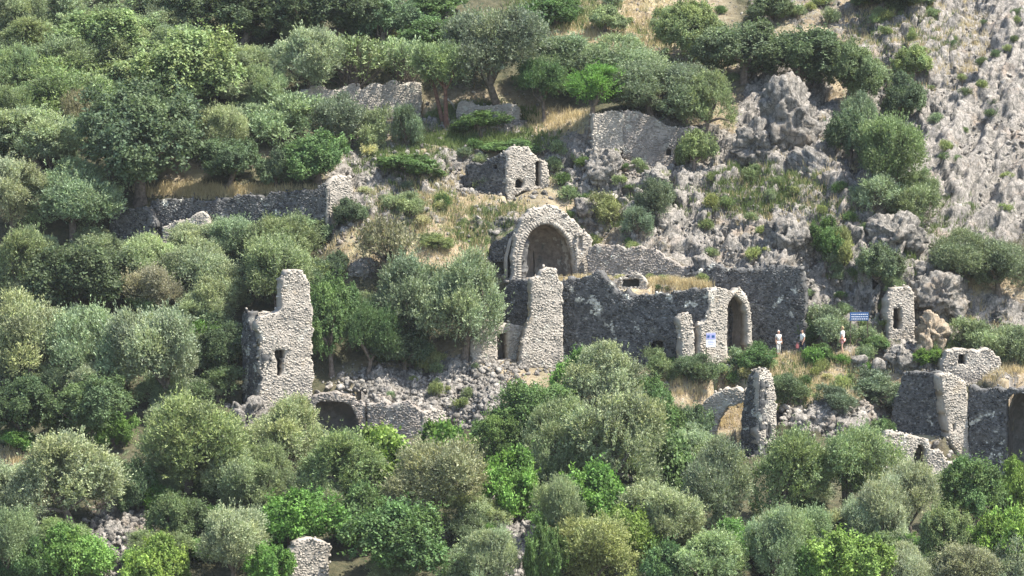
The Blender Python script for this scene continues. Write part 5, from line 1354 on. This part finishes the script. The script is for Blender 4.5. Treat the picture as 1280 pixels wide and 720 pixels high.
def sign_b(root, s, zc):
    bm_obj('panel', box(12.5 * s, .03, 18 * s, .006, (0, 0, zc)), M_SIGNW, root)
    bm_obj('blue_header', box(12 * s, .01, 7.5 * s, 0, (0, -.022, zc + 5 * s)), M_LILAC, root)
    for x, w in ((-3.2, 3.0), (3.0, 3.6)): bm_obj('emblem', box(w * s, .01, 3.0 * s, .002, (x * s, -.032, zc + 4.6 * s)), M_BLUE, root)
    for z, w in ((-1, 7), (-3, 8), (-5, 6)): bm_obj('text_line', box(w * s, .008, .5 * s, 0, (0, -.02, zc + z * s)), M_LILAC, root)
board('notice_board', 888.5, 425, 12.5, 18, 462, R(12), 'white notice with a blue header on a thin post by the arched doorway', (-5.5,), sign_b)
# blue cloth at the foot of the pinkish terrace wall
g = hit(462, 144); s = (g[1] - CAM[1]) / F
nx = 13; xs = np.linspace(-1, 1, nx); CX, CY = np.meshgrid(xs, xs, indexing='ij'); cp = np.stack([CX.ravel() * 10 * s, CY.ravel() * 6 * s, np.zeros(nx * nx)], 1)
cp[:, 2] = .75 * np.exp(-((CX.ravel() / .75) ** 2 + (CY.ravel() / .75) ** 2)) + .12 * fbm(cp * 3, 3, 8); cp = np.concatenate([cp, cp - [0, 0, .02]])
ii = np.arange(nx * nx).reshape(nx, nx); cq = np.stack([ii[:-1, :-1].ravel(), ii[1:, :-1].ravel(), ii[1:, 1:].ravel(), ii[:-1, 1:].ravel()], 1)
link('cloth', mk_mesh('cloth', cp, np.concatenate([cq, cq[:, ::-1] + nx * nx]), None, M_TARP, smooth=True), None, g + np.array([0, 0, .05]), label='crumpled blue cloth lying at the foot of the pinkish terrace wall', cat='cloth')
# fallen bleached branch beside the two-trunked olive
g = hit(566, 138); s = (g[1] - CAM[1]) / F
M_DEAD = mat_plain('bleached_wood', (.5, .46, .40), .9, .15)
v_, q_ = tube([(-14 * s, 0, 18 * s), (-6 * s, -.1, 14 * s), (0, -.1, 8 * s), (3 * s, -.1, -1 * s)], [.03, .05, .06, .07], 6)
v2, q2 = tube([(-6 * s, -.1, 14 * s), (-9 * s, -.2, 10 * s)], [.035, .015], 5)
link('dead_branch', mk_mesh('dead_branch', v_ + v2, q_ + [tuple(x + len(v_) for x in f) for f in q2], None, M_DEAD), None, g, label='bleached dead branch leaning beside the two-trunked olive', cat='branch')

# ------------------------------------------------------------------ the air between the camera and the hill
hz = NT('haze_air'); pv = hz.n('ShaderNodeVolumePrincipled')
pv.inputs['Color'].default_value = (.86, .90, .94, 1); pv.inputs['Density'].default_value = HAZE; pv.inputs['Anisotropy'].default_value = 0.0
hz.l(pv.outputs[0], hz.out.inputs['Volume'])
zl, zh = float(X[:, 2].min()) - 1.2, float(max(X[:, 2].max(), CAM[2])) + 4.0
xb, yb = float(np.abs(fx).max()) + 2, float(np.abs(fy).max()) + 2
hb = bm_obj('haze', box(2 * xb, 2 * yb, zh - zl, 0, (0, 0, (zh + zl) / 2)), hz.m); hb['kind'] = 'stuff'
